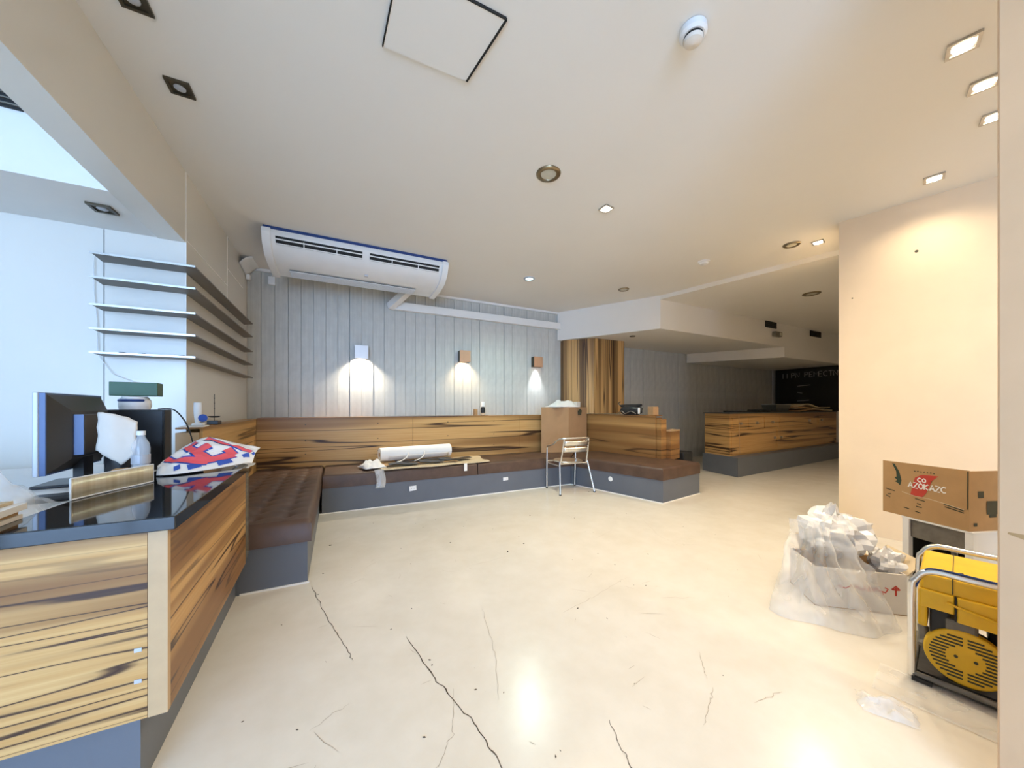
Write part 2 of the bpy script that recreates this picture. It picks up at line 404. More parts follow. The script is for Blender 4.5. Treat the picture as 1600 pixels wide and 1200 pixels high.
def word(txt, h, sp=.85):
    out = []
    for i,c in enumerate(txt):
        if LET[c]: out.append([[((p+i*sp)*h, q*h) for p,q in st] for st in LET[c]])
    return out
strokes(word('IIPN PEMECTN', .135, .78), (11.655,5.50,2.10), (0,-1,0), (0,0,1), .018, M['chalk'], cbd, 'chalk_letter', (-1,0,0))
strokes([[[(0,0),(.3,.02)]],[[(.0,-.18),(.12,-.2)]],[[(0,-.42),(.28,-.4)]]], (11.655,5.15,1.86), (0,-1,0), (0,0,1), .016, M['chalk'], cbd, 'chalk_stroke', (-1,0,0))

# floor cracks and scratches
def crack(pts, w, mat, seg=14, amp=.012, name='crack'):
    P = []
    for i in range(len(pts)-1):
        for k in range(seg):
            t = k/seg; P.append((lerp(pts[i][0],pts[i+1][0],t)+nz(i*3+t*6,pts[i][1]*5)*amp, lerp(pts[i][1],pts[i+1][1],t)+nz(t*6,i*7+pts[i][0]*5)*amp, .0008))
    P.append((*pts[-1],.0008)); n = len(P)
    MB().ribbon(P, [w*(.35+.9*abs(nz(i*.7,pts[0][0]*9,3))+.25)*min(1,(i+1)/4,(n-i)/4) for i in range(n)]).build(name, mat, FLOOR)
crack([(-.161,2.80),(-.06,2.36),(.039,2.014),(.07,1.88)], .004, M['crack'])
crack([(.337,1.949),(.404,1.59),(.482,1.296),(.512,1.09),(.53,.95)], .0055, M['crack'])
crack([(.968,1.067),(.93,.95),(.908,.87)], .0035, M['crack'])
for p in [[(2.794,2.154),(2.79,2.35),(3.1,2.9)],[(2.794,2.154),(3.0,2.02)],[(1.293,.887),(1.40,.93),(1.5,.98)],[(.62,1.35),(.72,1.62),(.80,2.0)],[(.30,1.18),(.40,1.30),(.46,1.5)],[(1.58,.85),(1.75,.83)],[(1.52,1.02),(1.66,1.16)],[(1.22,1.75),(1.5,1.8),(1.9,1.9)],[(-.1,1.55),(.05,1.62)],[(1.9,1.6),(2.1,1.5)],[(2.2,2.6),(2.5,2.7)],[(.9,2.6),(1.3,2.62)]]:
    crack(p, .003, M['scuff'], name='scratch')
sm = MB(); r = random.Random(5)
for k in range(75):
    x_ = r.uniform(-.3,3.6); y_ = r.uniform(.9,4.3); a_ = r.uniform(0,PI); L_ = r.uniform(.02,.16)
    if (y_ < 1.35 and x_ > 2.1) or (x_ < 0 and y_ > 2.6): continue
    P_ = [(x_+math.cos(a_+.5*q*r.uniform(-.3,.3))*L_*q, y_+math.sin(a_)*L_*q, .0007) for q in (0,.25,.5,.75,1)]
    sm.ribbon(P_, [.0006,.0022,.0028,.002,.0005])
sm_o = sm.build('scuff_marks', M['scuff'], FLOOR); sm_o['kind'] = 'stuff'
deb = MB(); r = random.Random(11)
for k in range(70):
    x_ = r.uniform(-.4,3.4); y_ = r.uniform(.8,4.2)
    if math.hypot(x_,y_) < .9 or (y_ < 1.3 and x_ > 2.0) or (x_ < -.1 and y_ > 2.75): continue
    s_ = r.uniform(.002,.005) if k > 4 else r.uniform(.007,.010)
    a_ = r.uniform(0,PI); c_, d_ = math.cos(a_), math.sin(a_)
    deb.prism([(x_+s_*1.6*c_,y_+s_*1.6*d_),(x_-s_*.6*d_,y_+s_*.6*c_),(x_-s_*1.3*c_,y_-s_*1.3*d_),(x_+s_*.7*d_,y_-s_*.7*c_)], 0, s_*.5)
dd = deb.build('floor_debris', M['crack']); tag(dd, 'dark crumbs and grit scattered over the cream floor', 'debris', kind='stuff')

# ================================================================= BANQUETTES
# seat bench against the concrete wall
def cushion(poly, z0, z1, parent, tufts=None, r=.03):
    """soft upholstered slab with rounded top edge following a polygon outline"""
    n = len(poly); c = Vector((sum(p[0] for p in poly)/n, sum(p[1] for p in poly)/n))
    def inset(d):
        out = []
        for i in range(n):
            p = Vector(poly[i]); a = Vector(poly[i-1]); b = Vector(poly[(i+1)%n])
            e1 = (p-a).normalized(); e2 = (b-p).normalized(); n1 = Vector((-e1.y,e1.x)); n2 = Vector((-e2.y,e2.x))
            m = (n1+n2); m = m/max(.3, m.dot(n1)); out.append(p+m*d)
        return out
    ar = sum(poly[i][0]*poly[(i+1)%n][1]-poly[(i+1)%n][0]*poly[i][1] for i in range(n))
    if ar < 0: poly = poly[::-1]
    mb = MB(); rings = [(0,z0)]+[(r*(1-math.cos(w)), z1-r+r*math.sin(w)) for w in (0, PI/8, PI/4, 3*PI/8, PI/2)]
    V = []
    for d_,z_ in rings:
        V += [(p.x,p.y,z_) for p in inset(d_)]
    F = [tuple(range(n))[::-1]]
    for k in range(len(rings)-1):
        for i in range(n): F.append((k*n+i,k*n+(i+1)%n,(k+1)*n+(i+1)%n,(k+1)*n+i))
    F.append(tuple(range((len(rings)-1)*n, len(rings)*n)))
    mb.add(V, F)
    return mb.build('seat_cushion', M['leather'], parent, smooth=40)
bq = thing('banquette', 'long banquette under the wall lamps with brown cushions and slate base', 'bench', (1.6,4.633,0))
MB().prism([(-.16,4.633),(3.414,4.633),(3.9,5.16),(3.9,5.45),(-.16,5.45)], 0, .295).build('base', M['grey_lam'], bq)
MB().box(-.19,3.41,4.622,4.634,0,.009).build('caulk_line', M['caulk'], bq)
cushion([(-.155,4.625),(1.78,4.625),(1.78,5.45),(-.155,5.45)], .297, .455, bq)
cushion([(1.79,4.625),(3.40,4.625),(3.89,5.155),(3.89,5.45),(1.79,5.45)], .297, .455, bq)
wp = MB().box(-.93, 4.25, 5.47, 5.79, .0, 1.085).build('wainscot', M['wood_back'], bq)
for x0,x1 in [(-.935,1.035),(1.039,2.896),(2.900,4.24)]:
    p_ = MB().box(x0, x1, 5.447, 5.472, .40, 1.10).build('veneer_panel', M['wood_back'], bq)
    for xx in (x0+.55, x1-.5):
        for zz in (.62,.80,1.02): MB().tube([(xx,5.4475,zz),(xx,5.4465,zz)], .008, 8).build('screw_plug', M['bronze'], p_)
MB().box(-.925, 4.0, 5.445, 5.79, 1.10, 1.115).build('ledge', M['wood_back'], bq)
# bench along the lacquered wall
lq = thing('banquette', 'short banquette with tufted brown seat beside the bar counter', 'bench', (-.55,4.0,0))
MB().box(-.93, -.19, 2.875, 5.45, 0, .295).build('base', M['grey_lam'], lq)
MB().box(-.58,-.18, 2.866,2.876, 0,.010).build('caulk_line', M['caulk'], lq)
def tuft(u, v):
    x_ = lerp(-.93,-.165,u); y_ = lerp(2.86,5.45,v)
    h = .455; e = min(u*.76, (1-u)*.76, v*2.6); 
    if e < .03: h -= .03*(1-math.sqrt(max(0,1-(1-e/.03)**2)))
    gx, gy = (x_+.93)/.2, (y_-2.86)/.19
    dx = abs(gx-round(gx)); dy = abs(gy-round(gy))
    if .1 < u < .95 and .04 < v: h -= .018*math.exp(-((dx/.22)**2+(dy/.22)**2))+.005*math.exp(-(dx/.10)**2)+.003*math.exp(-(dy/.12)**2)
    return (x_, y_, h)
cs = MB().grid(tuft, 40, 110)
nu, nv = 40, 110
def skirt(idx, z):
    base = len(cs.v)
    for i in idx: cs.v.append((cs.v[i][0], cs.v[i][1], z))
    for k in range(len(idx)-1): cs.f.append((idx[k], idx[k+1], base+k+1, base+k))
skirt([i for i in range(nu+1)], .297); skirt([j*(nu+1)+nu for j in range(nv+1)], .297); skirt([j*(nu+1) for j in range(nv+1)], .297)
cs.build('seat_cushion', M['leather'], lq, smooth=50)
MB().box(-1.085, -.945, 3.47, 5.44, 0, 1.06).build('wainscot', M['wood_side'], lq)
MB().box(-.947, -.928, 3.47, 5.445, .42, 1.085).build('veneer_panel', M['wood_side'], lq)
MB().box(-1.085, -.947, 3.455, 3.472, .40, 1.06).build('end_panel', M['edgew'], lq)
MB().box(-1.085, -.928, 3.455, 5.79, 1.086, 1.10).build('ledge', M['wood_side'], lq)
# angled bench jutting out by the wood column
rq = thing('banquette', 'angled banquette jutting out in front of the veneered column', 'bench', (4.1,4.0,0))
MB().prism([(3.416,4.628),(3.788,3.149),(4.715,3.286),(4.44,5.0),(3.905,5.15)], 0, .295).build('base', M['grey_lam'], rq)
MB().prism([(3.405,4.628),(3.777,3.140),(3.789,3.149),(3.417,4.63)],0,.009).build('caulk_line', M['caulk'], rq)
MB().prism([(3.777,3.140),(4.72,3.278),(4.72,3.288),(3.786,3.150)],0,.009).build('caulk_line', M['caulk'], rq)
cushion([(3.408,4.62),(3.780,3.142),(4.722,3.280),(4.47,4.9),(3.90,5.145)], .297, .46, rq, r=.045)
# stepped veneer screen behind the angled bench
wd = (.157,-.987)
MB().prism([(4.225,5.44),(4.455,3.83),(4.60,3.85),(4.40,5.44)], .0, 1.09).build('wainscot', M['wood_right'], rq)
MB().prism([(4.200,5.44),(4.440,3.83),(4.457,3.832),(4.222,5.44)], .42, 1.115).build('veneer_panel', M['wood_right'], rq)
MB().prism([(4.457,3.828),(4.455,3.74),(4.60,3.76),(4.60,3.845)], .42, 1.07).build('screen_end', M['wood_right'], rq)
MB().prism([(4.60,3.80),(4.62,3.70),(4.93,3.78),(4.90,3.90)], .44, .88).build('screen_step', M['wood_right'], rq)
MB().prism([(4.60,3.80),(4.62,3.69),(4.94,3.775),(4.91,3.91)], .88, .90).build('step_cap', M['edgew'], rq)
MB().prism([(4.195,5.44),(4.437,3.825),(4.61,3.845),(4.40,5.44)], 1.116, 1.13).build('ledge', M['wood_right'], rq)
# outlets on the slate bases
def outlet(p, n, label, w=.075, h=.045, rnd=False):
    n = Vector(n).normalized(); u = Vector((-n.y,n.x,0)); t = thing('power_outlet', label, 'outlet', p)
    mb = MB()
    if rnd:
        ang = math.atan2(n.y,n.x); mb.lathe([(.0,0),(.032,0),(.036,.004),(.030,.010),(.0,.011)], 20); mb.xf(Matrix.Rotation(ang,4,'Z') @ Matrix.Rotation(PI/2,4,'Y'))
        mb.build('cover', M['white'], t, local=True, smooth=40)
        return
    P = []
    for d_ in (0,.010):
        for a_,b2 in ((-1,-1),(1,-.8),(.95,1),(-1,.85)): q = u*a_*w/2*(1 if d_ == 0 else .93)+n*d_; P.append((q.x,q.y,b2*h/2*(1 if d_ == 0 else .93)))
    mb.add(P, [(3,2,1,0),(4,5,6,7)]+[(i,(i+1)%4,(i+1)%4+4,i+4) for i in range(4)])
    mb.build('cover', M['white'], t, local=True)
    for s_ in (-1,1):
        q = u*s_*w*.16+n*.0105; MB().tube([(q.x,q.y,0),((q+n*.001).x,(q+n*.001).y,0)], .004, 8).build('socket_hole', M['grey_dark'], t, local=True)
outlet((.881,4.630,.197),(0,-1,0),'bigger white outlet plate on slate base below the paper roll', .095,.07)
outlet((2.226,4.630,.197),(0,-1,0),'smaller white outlet plate on slate base of the long banquette', .085,.05)
outlet((3.595,3.91,.20),(-.97,-.243,0),'round white outlet cover on base of the angled banquette', rnd=True)
# added dark slab standing for the shade at the foot of the concrete
struct(MB().prism([(5.0,4.55),(6.62,4.68),(6.62,5.78),(5.0,5.78)], 0, .05).build('shade_slab', M['grey_dark']), 'low dark slab added as shade at the foot of the far concrete wall')

# ================================================================= BAR COUNTER
ct = thing('bar_counter', 'black-topped bar counter clad in zebra-striped veneer', 'counter', (-.7,2.1,0))
MB().prism([(-2.6,1.56),(-.575,1.56),(-.60,2.86),(-.85,2.86),(-.85,2.0),(-2.6,2.0)], 0, .27).build('kick_base', M['grey_lam'], ct)
MB().prism([(-2.6,1.548),(-.522,1.548),(-.545,2.68),(-.86,2.68),(-.86,1.95),(-2.6,1.95)], .262, .85).build('carcass', M['wood_front'], ct)
fp = MB().box(-2.6, -.548, 1.53, 1.548, .25, .852).build('front_panel', M['wood_front'], ct)
MB().box(-.546, -.498, 1.528, 1.55, .25, .852).build('corner_post', M['edgew'], ct)
for zz in (.375,.475):
    MB().box(-.578,-.560, 1.527,1.5305, zz-.006, zz+.006).build('hinge_chip', M['silver'], fp)
MB().prism([(-.52,1.552),(-.4985,1.552),(-.526,2.76),(-.545,2.76)], .25, .852).build('side_panel', M['wood_diag'], ct)
MB().prism([(-.545,2.762),(-.526,2.762),(-.529,2.86),(-.56,2.86)], .27, .855).build('end_panel', M['endglass'], ct)
MB().prism([(-2.62,1.50),(-.47,1.50),(-.495,2.665),(-.56,2.78),(-.90,2.78),(-.90,1.70),(-2.62,1.70)], .854, .898).build('worktop', M['granite'], ct, bevel=.003)
dk = thing('desk', 'pale desk surface behind the black counter top', 'desk', (-1.7,2.1,0))
MB().prism([(-2.6,1.705),(-.905,1.705),(-.905,2.785),(-.80,2.785),(-.80,3.30),(-2.6,3.30)], .845,.872).build('desk_top', M['white'], dk)
MB().box(-2.6,-.96, 3.26,3.28, 0,.845).build('back_panel', M['white'], dk)
MB().box(-2.5,-2.46, 2.02,3.25, 0,.845).build('side_panel', M['white'], dk)

# ================================================================= SHELVES
for k,z in enumerate((2.335,2.165,1.972,1.802,1.634)):
    nm = ['topmost dark corner shelf wrapping the wall edge, right below the ceiling beam','second dark corner shelf down from the ceiling beam','middle dark corner shelf of the five','fourth dark corner shelf down from the ceiling beam','lowest dark corner shelf, with crumbs on it, above the green box'][k]
    t = thing('corner_shelf', nm, 'shelf', (-1.09,3.68,z), group='corner shelves wrapping the lacquered wall')
    MB().prism([(-1.56,3.679),(-1.54,3.50),(-.982,3.50),(-.982,5.55),(-1.089,5.62),(-1.089,3.679)], z, z+.010).build('board', M['shelf'], t)
    MB().box(-1.55,-.98, 3.494,3.4995, z-.002,z+.012).build('edge_strip', M['steel'], t)
    if k == 4:
        for (xx,w_) in ((-1.42,.03),(-1.32,.04),(-1.12,.06)): MB().box(xx,xx+w_, 3.54,3.58, z+.010,z+.022).build('dust_lump', M['grease'], t)
w = MB().tube([(-1.60,3.66,2.36),(-1.60,3.665,2.1),(-1.585,3.665,1.9),(-1.58,3.665,1.64),(-1.50,3.66,1.50),(-1.36,3.64,1.43)], .0025, 6).build('thin_wire', M['white'])
tag(w, 'thin pale wire hanging down behind the corner shelves', 'wire')

# ================================================================= AIR CONDITIONER
ac = thing('air_conditioner', 'long white ceiling-mounted air conditioner with dark slots', 'air conditioner', (.29,4.7,2.86))
prof = [(4.36,3.115),(4.345,3.07),(4.40,2.985),(4.52,2.905),(4.72,2.872),(5.06,2.862),(5.10,2.90),(5.10,3.115)]
MB().extr(prof, -.62, 1.20).build('casing', M['white'], ac, smooth=30)
big = [(4.335,3.118),(4.325,3.07),(4.375,2.97),(4.50,2.885),(4.72,2.852),(5.08,2.845),(5.12,2.89),(5.12,3.118)]
for x0,x1 in ((-.70,-.62),(1.20,1.275)): MB().extr(big, x0, x1).build('end_cap', M['white'], ac, smooth=30, bevel=.006)
MB().box(-.69,1.265, 4.365,5.12, 3.119,3.149).build('mounting_film', M['bluef'], ac)
def acpt(t, off):   # on the slanted front between (4.345,3.07) and (4.40,2.985)
    y_ = lerp(4.347,4.405,t); z_ = lerp(3.06,2.975,t); return (y_-off*.84, z_-off*.54)
for x0,x1 in ((-.58,.26),(.34,1.16)):
    a_ = acpt(.12,.002); b2 = acpt(.95,.002); c2 = acpt(.95,-.02); d2 = acpt(.12,-.02)
    sl = MB().extr([a_,b2,c2,d2], x0, x1).build('air_outlet', M['dark'], ac)
    for t0 in (.34,.80):
        MB().extr([acpt(t0,.009),acpt(t0+.12,.009),acpt(t0+.12,.0),acpt(t0,.0)], x0, x1).build('louvre_blade', M['white'], sl)
    for xx in (lerp(x0,x1,.3), lerp(x0,x1,.68)):
        MB().extr([acpt(.3,.010),acpt(.95,.010),acpt(.95,.0),acpt(.3,.0)], xx, xx+.010).build('louvre_pin', M['white'], sl)
gr = MB().box(-.50,.95, 4.80,5.02, 2.853,2.862).build('intake_grille', M['grime'], ac)
for i in range(9): MB().box(-.50,.95, 4.80+i*.026,4.808+i*.026, 2.848,2.853).build('grille_slat', M['white'], gr)
MB().box(.30,.34, 4.62,4.66, 2.868,2.884).build('badge', M['silver'], ac)
t = thing('thermostat_box', 'small white sensor box dangling from a wire below the air conditioner', 'sensor', (-.80,5.74,2.93))
MB().box(-.845,-.765, 5.73,5.775, 2.94,3.05).build('case', M['white'], t, bevel=.006)
MB().tube([(-.805,5.75,3.05),(-.79,5.72,3.10),(-.72,5.2,3.10),(-.66,5.10,3.0)], .004, 6).build('lead', M['white'], t)
t = MB().grid(lambda u,v: (lerp(-1.085,-.95,u), lerp(5.35,5.76,v), 3.145-.10*(1-u)**2-.04*v*(1-u)), 10, 8).build('peeling_sheet', M['white'], solid=.006, smooth=60)
tag(t, 'white sheet curling off the ceiling corner beside the air conditioner', 'peeling sheet')
t = MB().box(-1.085,-1.04, 5.70,5.76, 2.96,3.03).build('junction_box', M['white'], bevel=.006)
tag(t, 'tiny white junction box in the wall corner above the shelves', 'junction box')

# ================================================================= CEILING FITTINGS
def spot(parent, loc, power, col, size=2.2, blend=.6, radius=.045, name='bulb_light'):
    l = bpy.data.lights.new(name, 'SPOT'); l.energy = power; l.color = col; l.spot_size = size; l.spot_blend = blend; l.shadow_soft_size = radius
    o = bpy.data.objects.new(name, l); COL.objects.link(o); o.parent = parent; o.location = loc; return o
WARM = (1.0,.83,.60)
def square_light(x, y, rz, label, lit=True, power=100, z=ZC, s=.058, mat=None):
    t = thing('square_downlight', label, 'downlight', (x,y,z-.014), rz, 'square recessed ceiling downlights')
    fr = MB()
    for b in [(-s,s,-s,-.042),(-s,s,.042,s),(-s,-.042,-.042,.042),(.042,s,-.042,.042)]: fr.box(*b, 0, .013)
    fr.build('frame', M['steel' if lit else 'bronze'], t, local=True)
    MB().box(-.042,.042,-.042,.042,.008,.013).build('recess', M['steel' if lit else 'bronze'], t, local=True)
    MB().lathe([(0,.000),(.020,.001),(.028,.005),(.028,.008),(0,.008)] if not lit else [(0,-.012),(.022,-.010),(.036,-.004),(.041,.008),(0,.008)], 20).build('lamp', M['lens_warm'] if lit else M['silver'], t, local=True, smooth=50)
    if lit: spot(t, (0,0,-.03), power, WARM, 2.65, .8)
def round_fit(x, y, label, z=ZC, r=.10, lit=False, mat='brass'):
    t = thing('round_downlight', label, 'downlight', (x,y,z-.016), 0, 'round recessed ceiling downlights')
    MB().lathe([(r*.60,.014),(r*.66,.002),(r*.9,.0),(r,.010),(r,.015),(r*.62,.015)], 32).build('ring', M[mat], t, local=True, smooth=50)
    MB().lathe([(0,.006),(r*.62,.007),(r*.62,.015),(0,.015)], 28).build('disc', M['lens_cool'] if lit else M['frost'], t, local=True)
    if lit: spot(t, (0,0,-.03), 90, (.75,1,.92), 2.6, .8)
square_light(2.927,.559,.3,'lit square downlight nearest the pinkish pillar', True, 66)
square_light(3.384,.570,.3,'lit square downlight between two others beside the pinkish pillar', True, 66)
square_light(3.817,.600,.3,'square downlight half hidden by the pinkish pillar', True, 47)
square_light(4.40,.99,.25,'lit square downlight close to the beige wall face', True, 26)
square_light(4.915,1.97,.25,'lit square downlight off the far edge of the beige wall', True, 142, s=.052)
square_light(2.284,2.545,.1,'lit square downlight alone in the middle of the ceiling', True, 195, s=.052)
square_light(-.833,2.721,.0,'unlit square downlight beside the dropped beam, the one with a dull bulb', False)
square_light(-.848,2.226,.0,'unlit square downlight next along the dropped beam, nearer the street window', False)
square_light(-1.40,3.30,.0,'unlit square downlight under the bar alcove soffit', False, z=2.585)
square_light(.9,-2.6,.0,'unseen lit square downlight added behind the viewpoint to fill the room', True, 195)  # added lamp out of view, brightens the whole room
square_light(.95,-.40,.0,'unseen lit square downlight added to warm the pinkish pillar', True, 30)  # added lamp out of view, warms the pillar face and near floor
square_light(2.9,-1.4,.0,'unseen lit square downlight added as fill behind the pinkish pillar', True, 106)  # added fill lamp, out of view past the pillar
square_light(7.2,.6,.1,'lit square downlight in the back room past the beige wall', True, 195, z=3.085)
round_fit(1.53,2.38,'brass-ringed round ceiling disc in mid ceiling')
round_fit(2.52,4.439,'small round downlight with a cool greenish glow', r=.085, lit=True, mat='silver')
round_fit(4.10,4.16,'unlit round ceiling disc beside the angled soffit corner', r=.085)
round_fit(4.72,2.14,'unlit round ceiling disc by the edge of the beige wall', r=.085)
round_fit(6.803,2.812,'dark round ceiling disc in the lower ceiling past the beige wall', z=3.085, r=.12)
# access hatch
hp = [(.212,1.925),(.668,1.912),(.735,1.520),(.235,1.53)]
t = thing('ceiling_hatch', 'square access hatch with open black gaps in the ceiling', 'hatch', (.46,1.72,3.13))
MB().prism(hp, 3.138, 3.149).build('panel', M['ceil'], t)
def gap(p, q, w): 
    d = (Vector(q)-Vector(p)).normalized(); n = Vector((-d.y,d.x))*w/2; p = Vector(p); q = Vector(q)
    MB().prism([tuple(p+n),tuple(q+n),tuple(q-n),tuple(p-n)], 3.136, 3.149).build('gap', M['dark'], t)
gap(hp[1],hp[2],.011); gap(hp[2],hp[3],.006); gap(hp[3],hp[0],.006)
# detectors
t = thing('smoke_detector', 'white smoke detector with a bulbous lower chamber', 'smoke detector', (1.594,1.145,3.07))
MB().lathe([(.0,.078),(.062,.078),(.064,.050),(.052,.038),(0,.038)], 28).build('base', M['white'], t, local=True, smooth=40)
MB().lathe([(0,.038),(.044,.038),(.046,.026),(0,.026)], 28).build('sensor_slot', M['dark'], t, local=True)
MB().lathe([(0,.026),(.046,.026),(.040,.012),(.022,.004),(.0,.0)], 28).build('chamber', M['boardw'], t, local=True, smooth=40)
t = thing('smoke_detector', 'small domed white detector near the lower ceiling edge', 'smoke detector', (4.25,2.90,3.10))
MB().lathe([(0,.05),(.07,.05),(.07,.032),(0,.032)], 24).build('base', M['white'], t, local=True, smooth=40)
MB().lathe([(0,.032),(.055,.032),(.045,.010),(.0,.0)], 24).build('dome', M['white'], t, local=True, smooth=50)
# vents and emergency lamp on the soffit face (Y about 4.12)
for (xx,zz,w_,lb) in ((8.235,3.02,.42,'black slot vent above the emergency lamp on the soffit face'),(10.14,3.00,.50,'black slot vent farther along the soffit face')):
    t = thing('slot_vent', lb, 'vent', (xx,4.11,zz-.08), group='slot vents in the soffit')
    MB().box(xx-w_/2,xx+w_/2, 4.105,4.118, zz-.072,zz+.060).build('opening', M['dark'], t)
    for i in range(3): MB().box(xx-w_/2,xx+w_/2, 4.100,4.105, zz-.05+i*.04,zz-.044+i*.04).build('slat', M['blackm'], t)
t = thing('emergency_lamp', 'little grey emergency lamp fixed to the soffit face', 'lamp', (8.408,4.05,2.76))
MB().box(8.28,8.54, 4.04,4.112, 2.77,2.87).build('case', M['grime'], t, bevel=.01)
MB().box(8.44,8.52, 4.03,4.04, 2.79,2.85).build('lens', M['frost'], t)
t = MB().lathe([(0,0),(.05,.0),(.055,.012),(0,.013)], 18, (4.93,4.78,2.576)).build('ceiling_cap_disc', M['bronze'], smooth=40)
tag(t, 'small dark cap on the underside of the angled soffit', 'ceiling cap')
t = thing('wall_vent', 'black grille high on the alcove soffit face', 'vent', (-1.72,3.01,2.94))
MB().box(-1.86,-1.60, 3.01,3.028, 2.94,3.07).build('opening', M['dark'], t)
for i in range(4): MB().box(-1.86,-1.60, 3.0,3.01, 2.95+i*.03,2.958+i*.03).build('slat', M['grime'], t)

# ================================================================= WALL SCONCES
def sconce(x, z, face, label, power, col, down=1.35):
    t = thing('wall_sconce', label, 'wall lamp', (x,5.795,z), group='box wall lamps on the concrete')
    wdt, h, dp = .095, .19, .105
    MB().box(-wdt,-wdt+.006, -dp,0, 0,h).build('side_plate', M['bronze'], t, local=True)
    MB().box(wdt-.006,wdt, -dp,0, 0,h).build('side_plate', M['bronze'], t, local=True)
    MB().box(-wdt,wdt, -.006,0, 0,h).build('back_plate', M['bronze'], t, local=True)
    MB().box(-wdt,wdt, -dp-.004,-dp, -.004,h+.004).build('face_plate', face, t, local=True)
    MB().lathe([(0,.0),(.03,.004),(.034,.03),(0,.03)], 16, (0,-.055,.07)).build('bulb', M['lens_warm'], t, local=True, smooth=50)
    MB().box(-wdt+.006,wdt-.006, -dp,-.006, .105,.112).build('lamp_holder', M['bronze'], t, local=True)
    spot(t, (0,-.062,.062), power, col, down, .9, .03)
sconce(.325, 1.995, M['sconcew'], 'white-faced box wall lamp with a wide glow, below the air conditioner', 150, (1,.88,.72), 2.2)
sconce(1.965, 2.04, M['copper'], 'copper-faced box wall lamp casting a warm glow, above the paper roll', 62, (1,.74,.44), 2.0)
sconce(3.43, 2.03, M['copper'], 'copper-faced box wall lamp with a thin cold beam beside the column', 70, (.92,.95,1), 1.05)

# ================================================================= FAR COUNTER
fc = thing('far_counter', 'veneered service counter with drawers on a dark base in the back room', 'counter', (9.0,4.2,0))
MB().prism([(6.41,3.73),(11.6,4.07),(11.6,4.85),(6.55,4.50)], 0, .345).build('base', M['grey_lam'], fc)
MB().prism([(6.50,3.93),(11.6,4.27),(11.6,4.84),(6.62,4.50)], .345, 1.135).build('carcass', M['wood_far'], fc)
MB().prism([(6.48,3.91),(11.6,4.25),(11.6,4.85),(6.60,4.52)], 1.135, 1.155).build('top', M['grey_dark'], fc)
u = Vector((5.10,.34,0)).normalized(); nrm = Vector((u.y,-u.x,0)); O = Vector((6.50,3.93,0))
def fpanel(s0, s1, z0, z1, name, knob=None, th=.014):
    a_ = O+u*s0; b2 = O+u*s1; o_ = nrm*th
    p_ = MB().prism([(a_.x,a_.y),(b2.x,b2.y),((b2+o_).x,(b2+o_).y),((a_+o_).x,(a_+o_).y)], z0, z1).build(name, M['wood_far'], fc)
    if knob is not None:
        c_ = O+u*knob[0]+nrm*(th+.012); MB().tube([tuple(c_+Vector((0,0,knob[1]))-nrm*.012), tuple(c_+Vector((0,0,knob[1]))+nrm*.02)], .025, 10).build('knob', M['steel'], p_)
for s0,s1 in ((.07,.60),(.66,1.25),(1.30,1.90)): fpanel(s0,s1,.83,1.06,'drawer',((s0+s1)/2,.95))
fpanel(1.97,3.9,.83,1.06,'drawer',(3.4,.95)); fpanel(.05,1.80,.37,.80,'door',(1.70,.62)); fpanel(1.84,4.6,.37,.80,'door',(1.98,.62))
fpanel(3.95,4.9,.83,1.06,'drawer',(4.1,.95))
ba = O+u*.28+nrm*.02
MB().tube([tuple(ba+Vector((0,0,1.12))),tuple(ba+u*.02+Vector((0,0,.7))),tuple(ba+u*.04+Vector((0,0,.37)))], .006, 6).build('loose_edging', M['edgew'], fc)
def boxed(name, label, cat, c, sx, sy, sz, rz, mat, bevel=0):
    o = MB().box(-sx/2,sx/2,-sy/2,sy/2,0,sz).xf(Matrix.Translation(c) @ Matrix.Rotation(rz,4,'Z')).build(name, mat, bevel=bevel)
    return tag(o, label, cat)
t = thing('cardboard_sheets', 'untidy pile of flattened tan cardboard on the far counter', 'cardboard', (10.2,4.4,1.156))
for i,(dx,dz,rz,m_) in enumerate(((0,0,.1,'board'),(.05,.03,-.05,'boardl'),(-.04,.06,.2,'board'),(.08,.09,.02,'boardl'))):
    MB().grid(lambda a_,b2: (lerp(-.75,.85,a_), lerp(-.2,.24,b2), dz+.03*math.sin(a_*3+i)+(.09*math.exp(-((a_-.3)/.25)**2) if i == 3 else 0)+.02), 10, 4).xf(Matrix.Translation((dx,0,0)) @ Matrix.Rotation(rz,4,'Z')).build('sheet', M[m_], t, local=True, solid=.02)
t = thing('plastic_crate', 'dark open plastic tub on the far counter beside the cardboard pile', 'tub', (8.95,4.36,1.162))
tb = MB()
for (w0,w1,h0,h1) in ((.25,.30,0,.16),): 
    tb.add([(-w0,-.12,h0),(w0,-.12,h0),(w0,.12,h0),(-w0,.12,h0),(-w1,-.15,h1),(w1,-.15,h1),(w1,.15,h1),(-w1,.15,h1)], [(3,2,1,0),(0,1,5,4),(1,2,6,5),(2,3,7,6),(3,0,4,7)])
tb.build('body', M['grey_dark'], t, local=True, solid=.008)
MB().tube([(-.30,-.15,.16),(.30,-.15,.16),(.30,.15,.16),(-.30,.15,.16)], .01, 6, closed=True).build('rim', M['steel'], t, local=True)
boxed('tray', 'flat black tray lying on the far counter near its end', 'tray', (7.35,4.22,1.156), .75,.3,.035,.07,M['blackm'],.008)
boxed('folded_cable_pack', 'low black pack lying between tray and tub on the far counter', 'pack', (8.15,4.3,1.156), .55,.25,.05,.1,M['blackm'],.02)

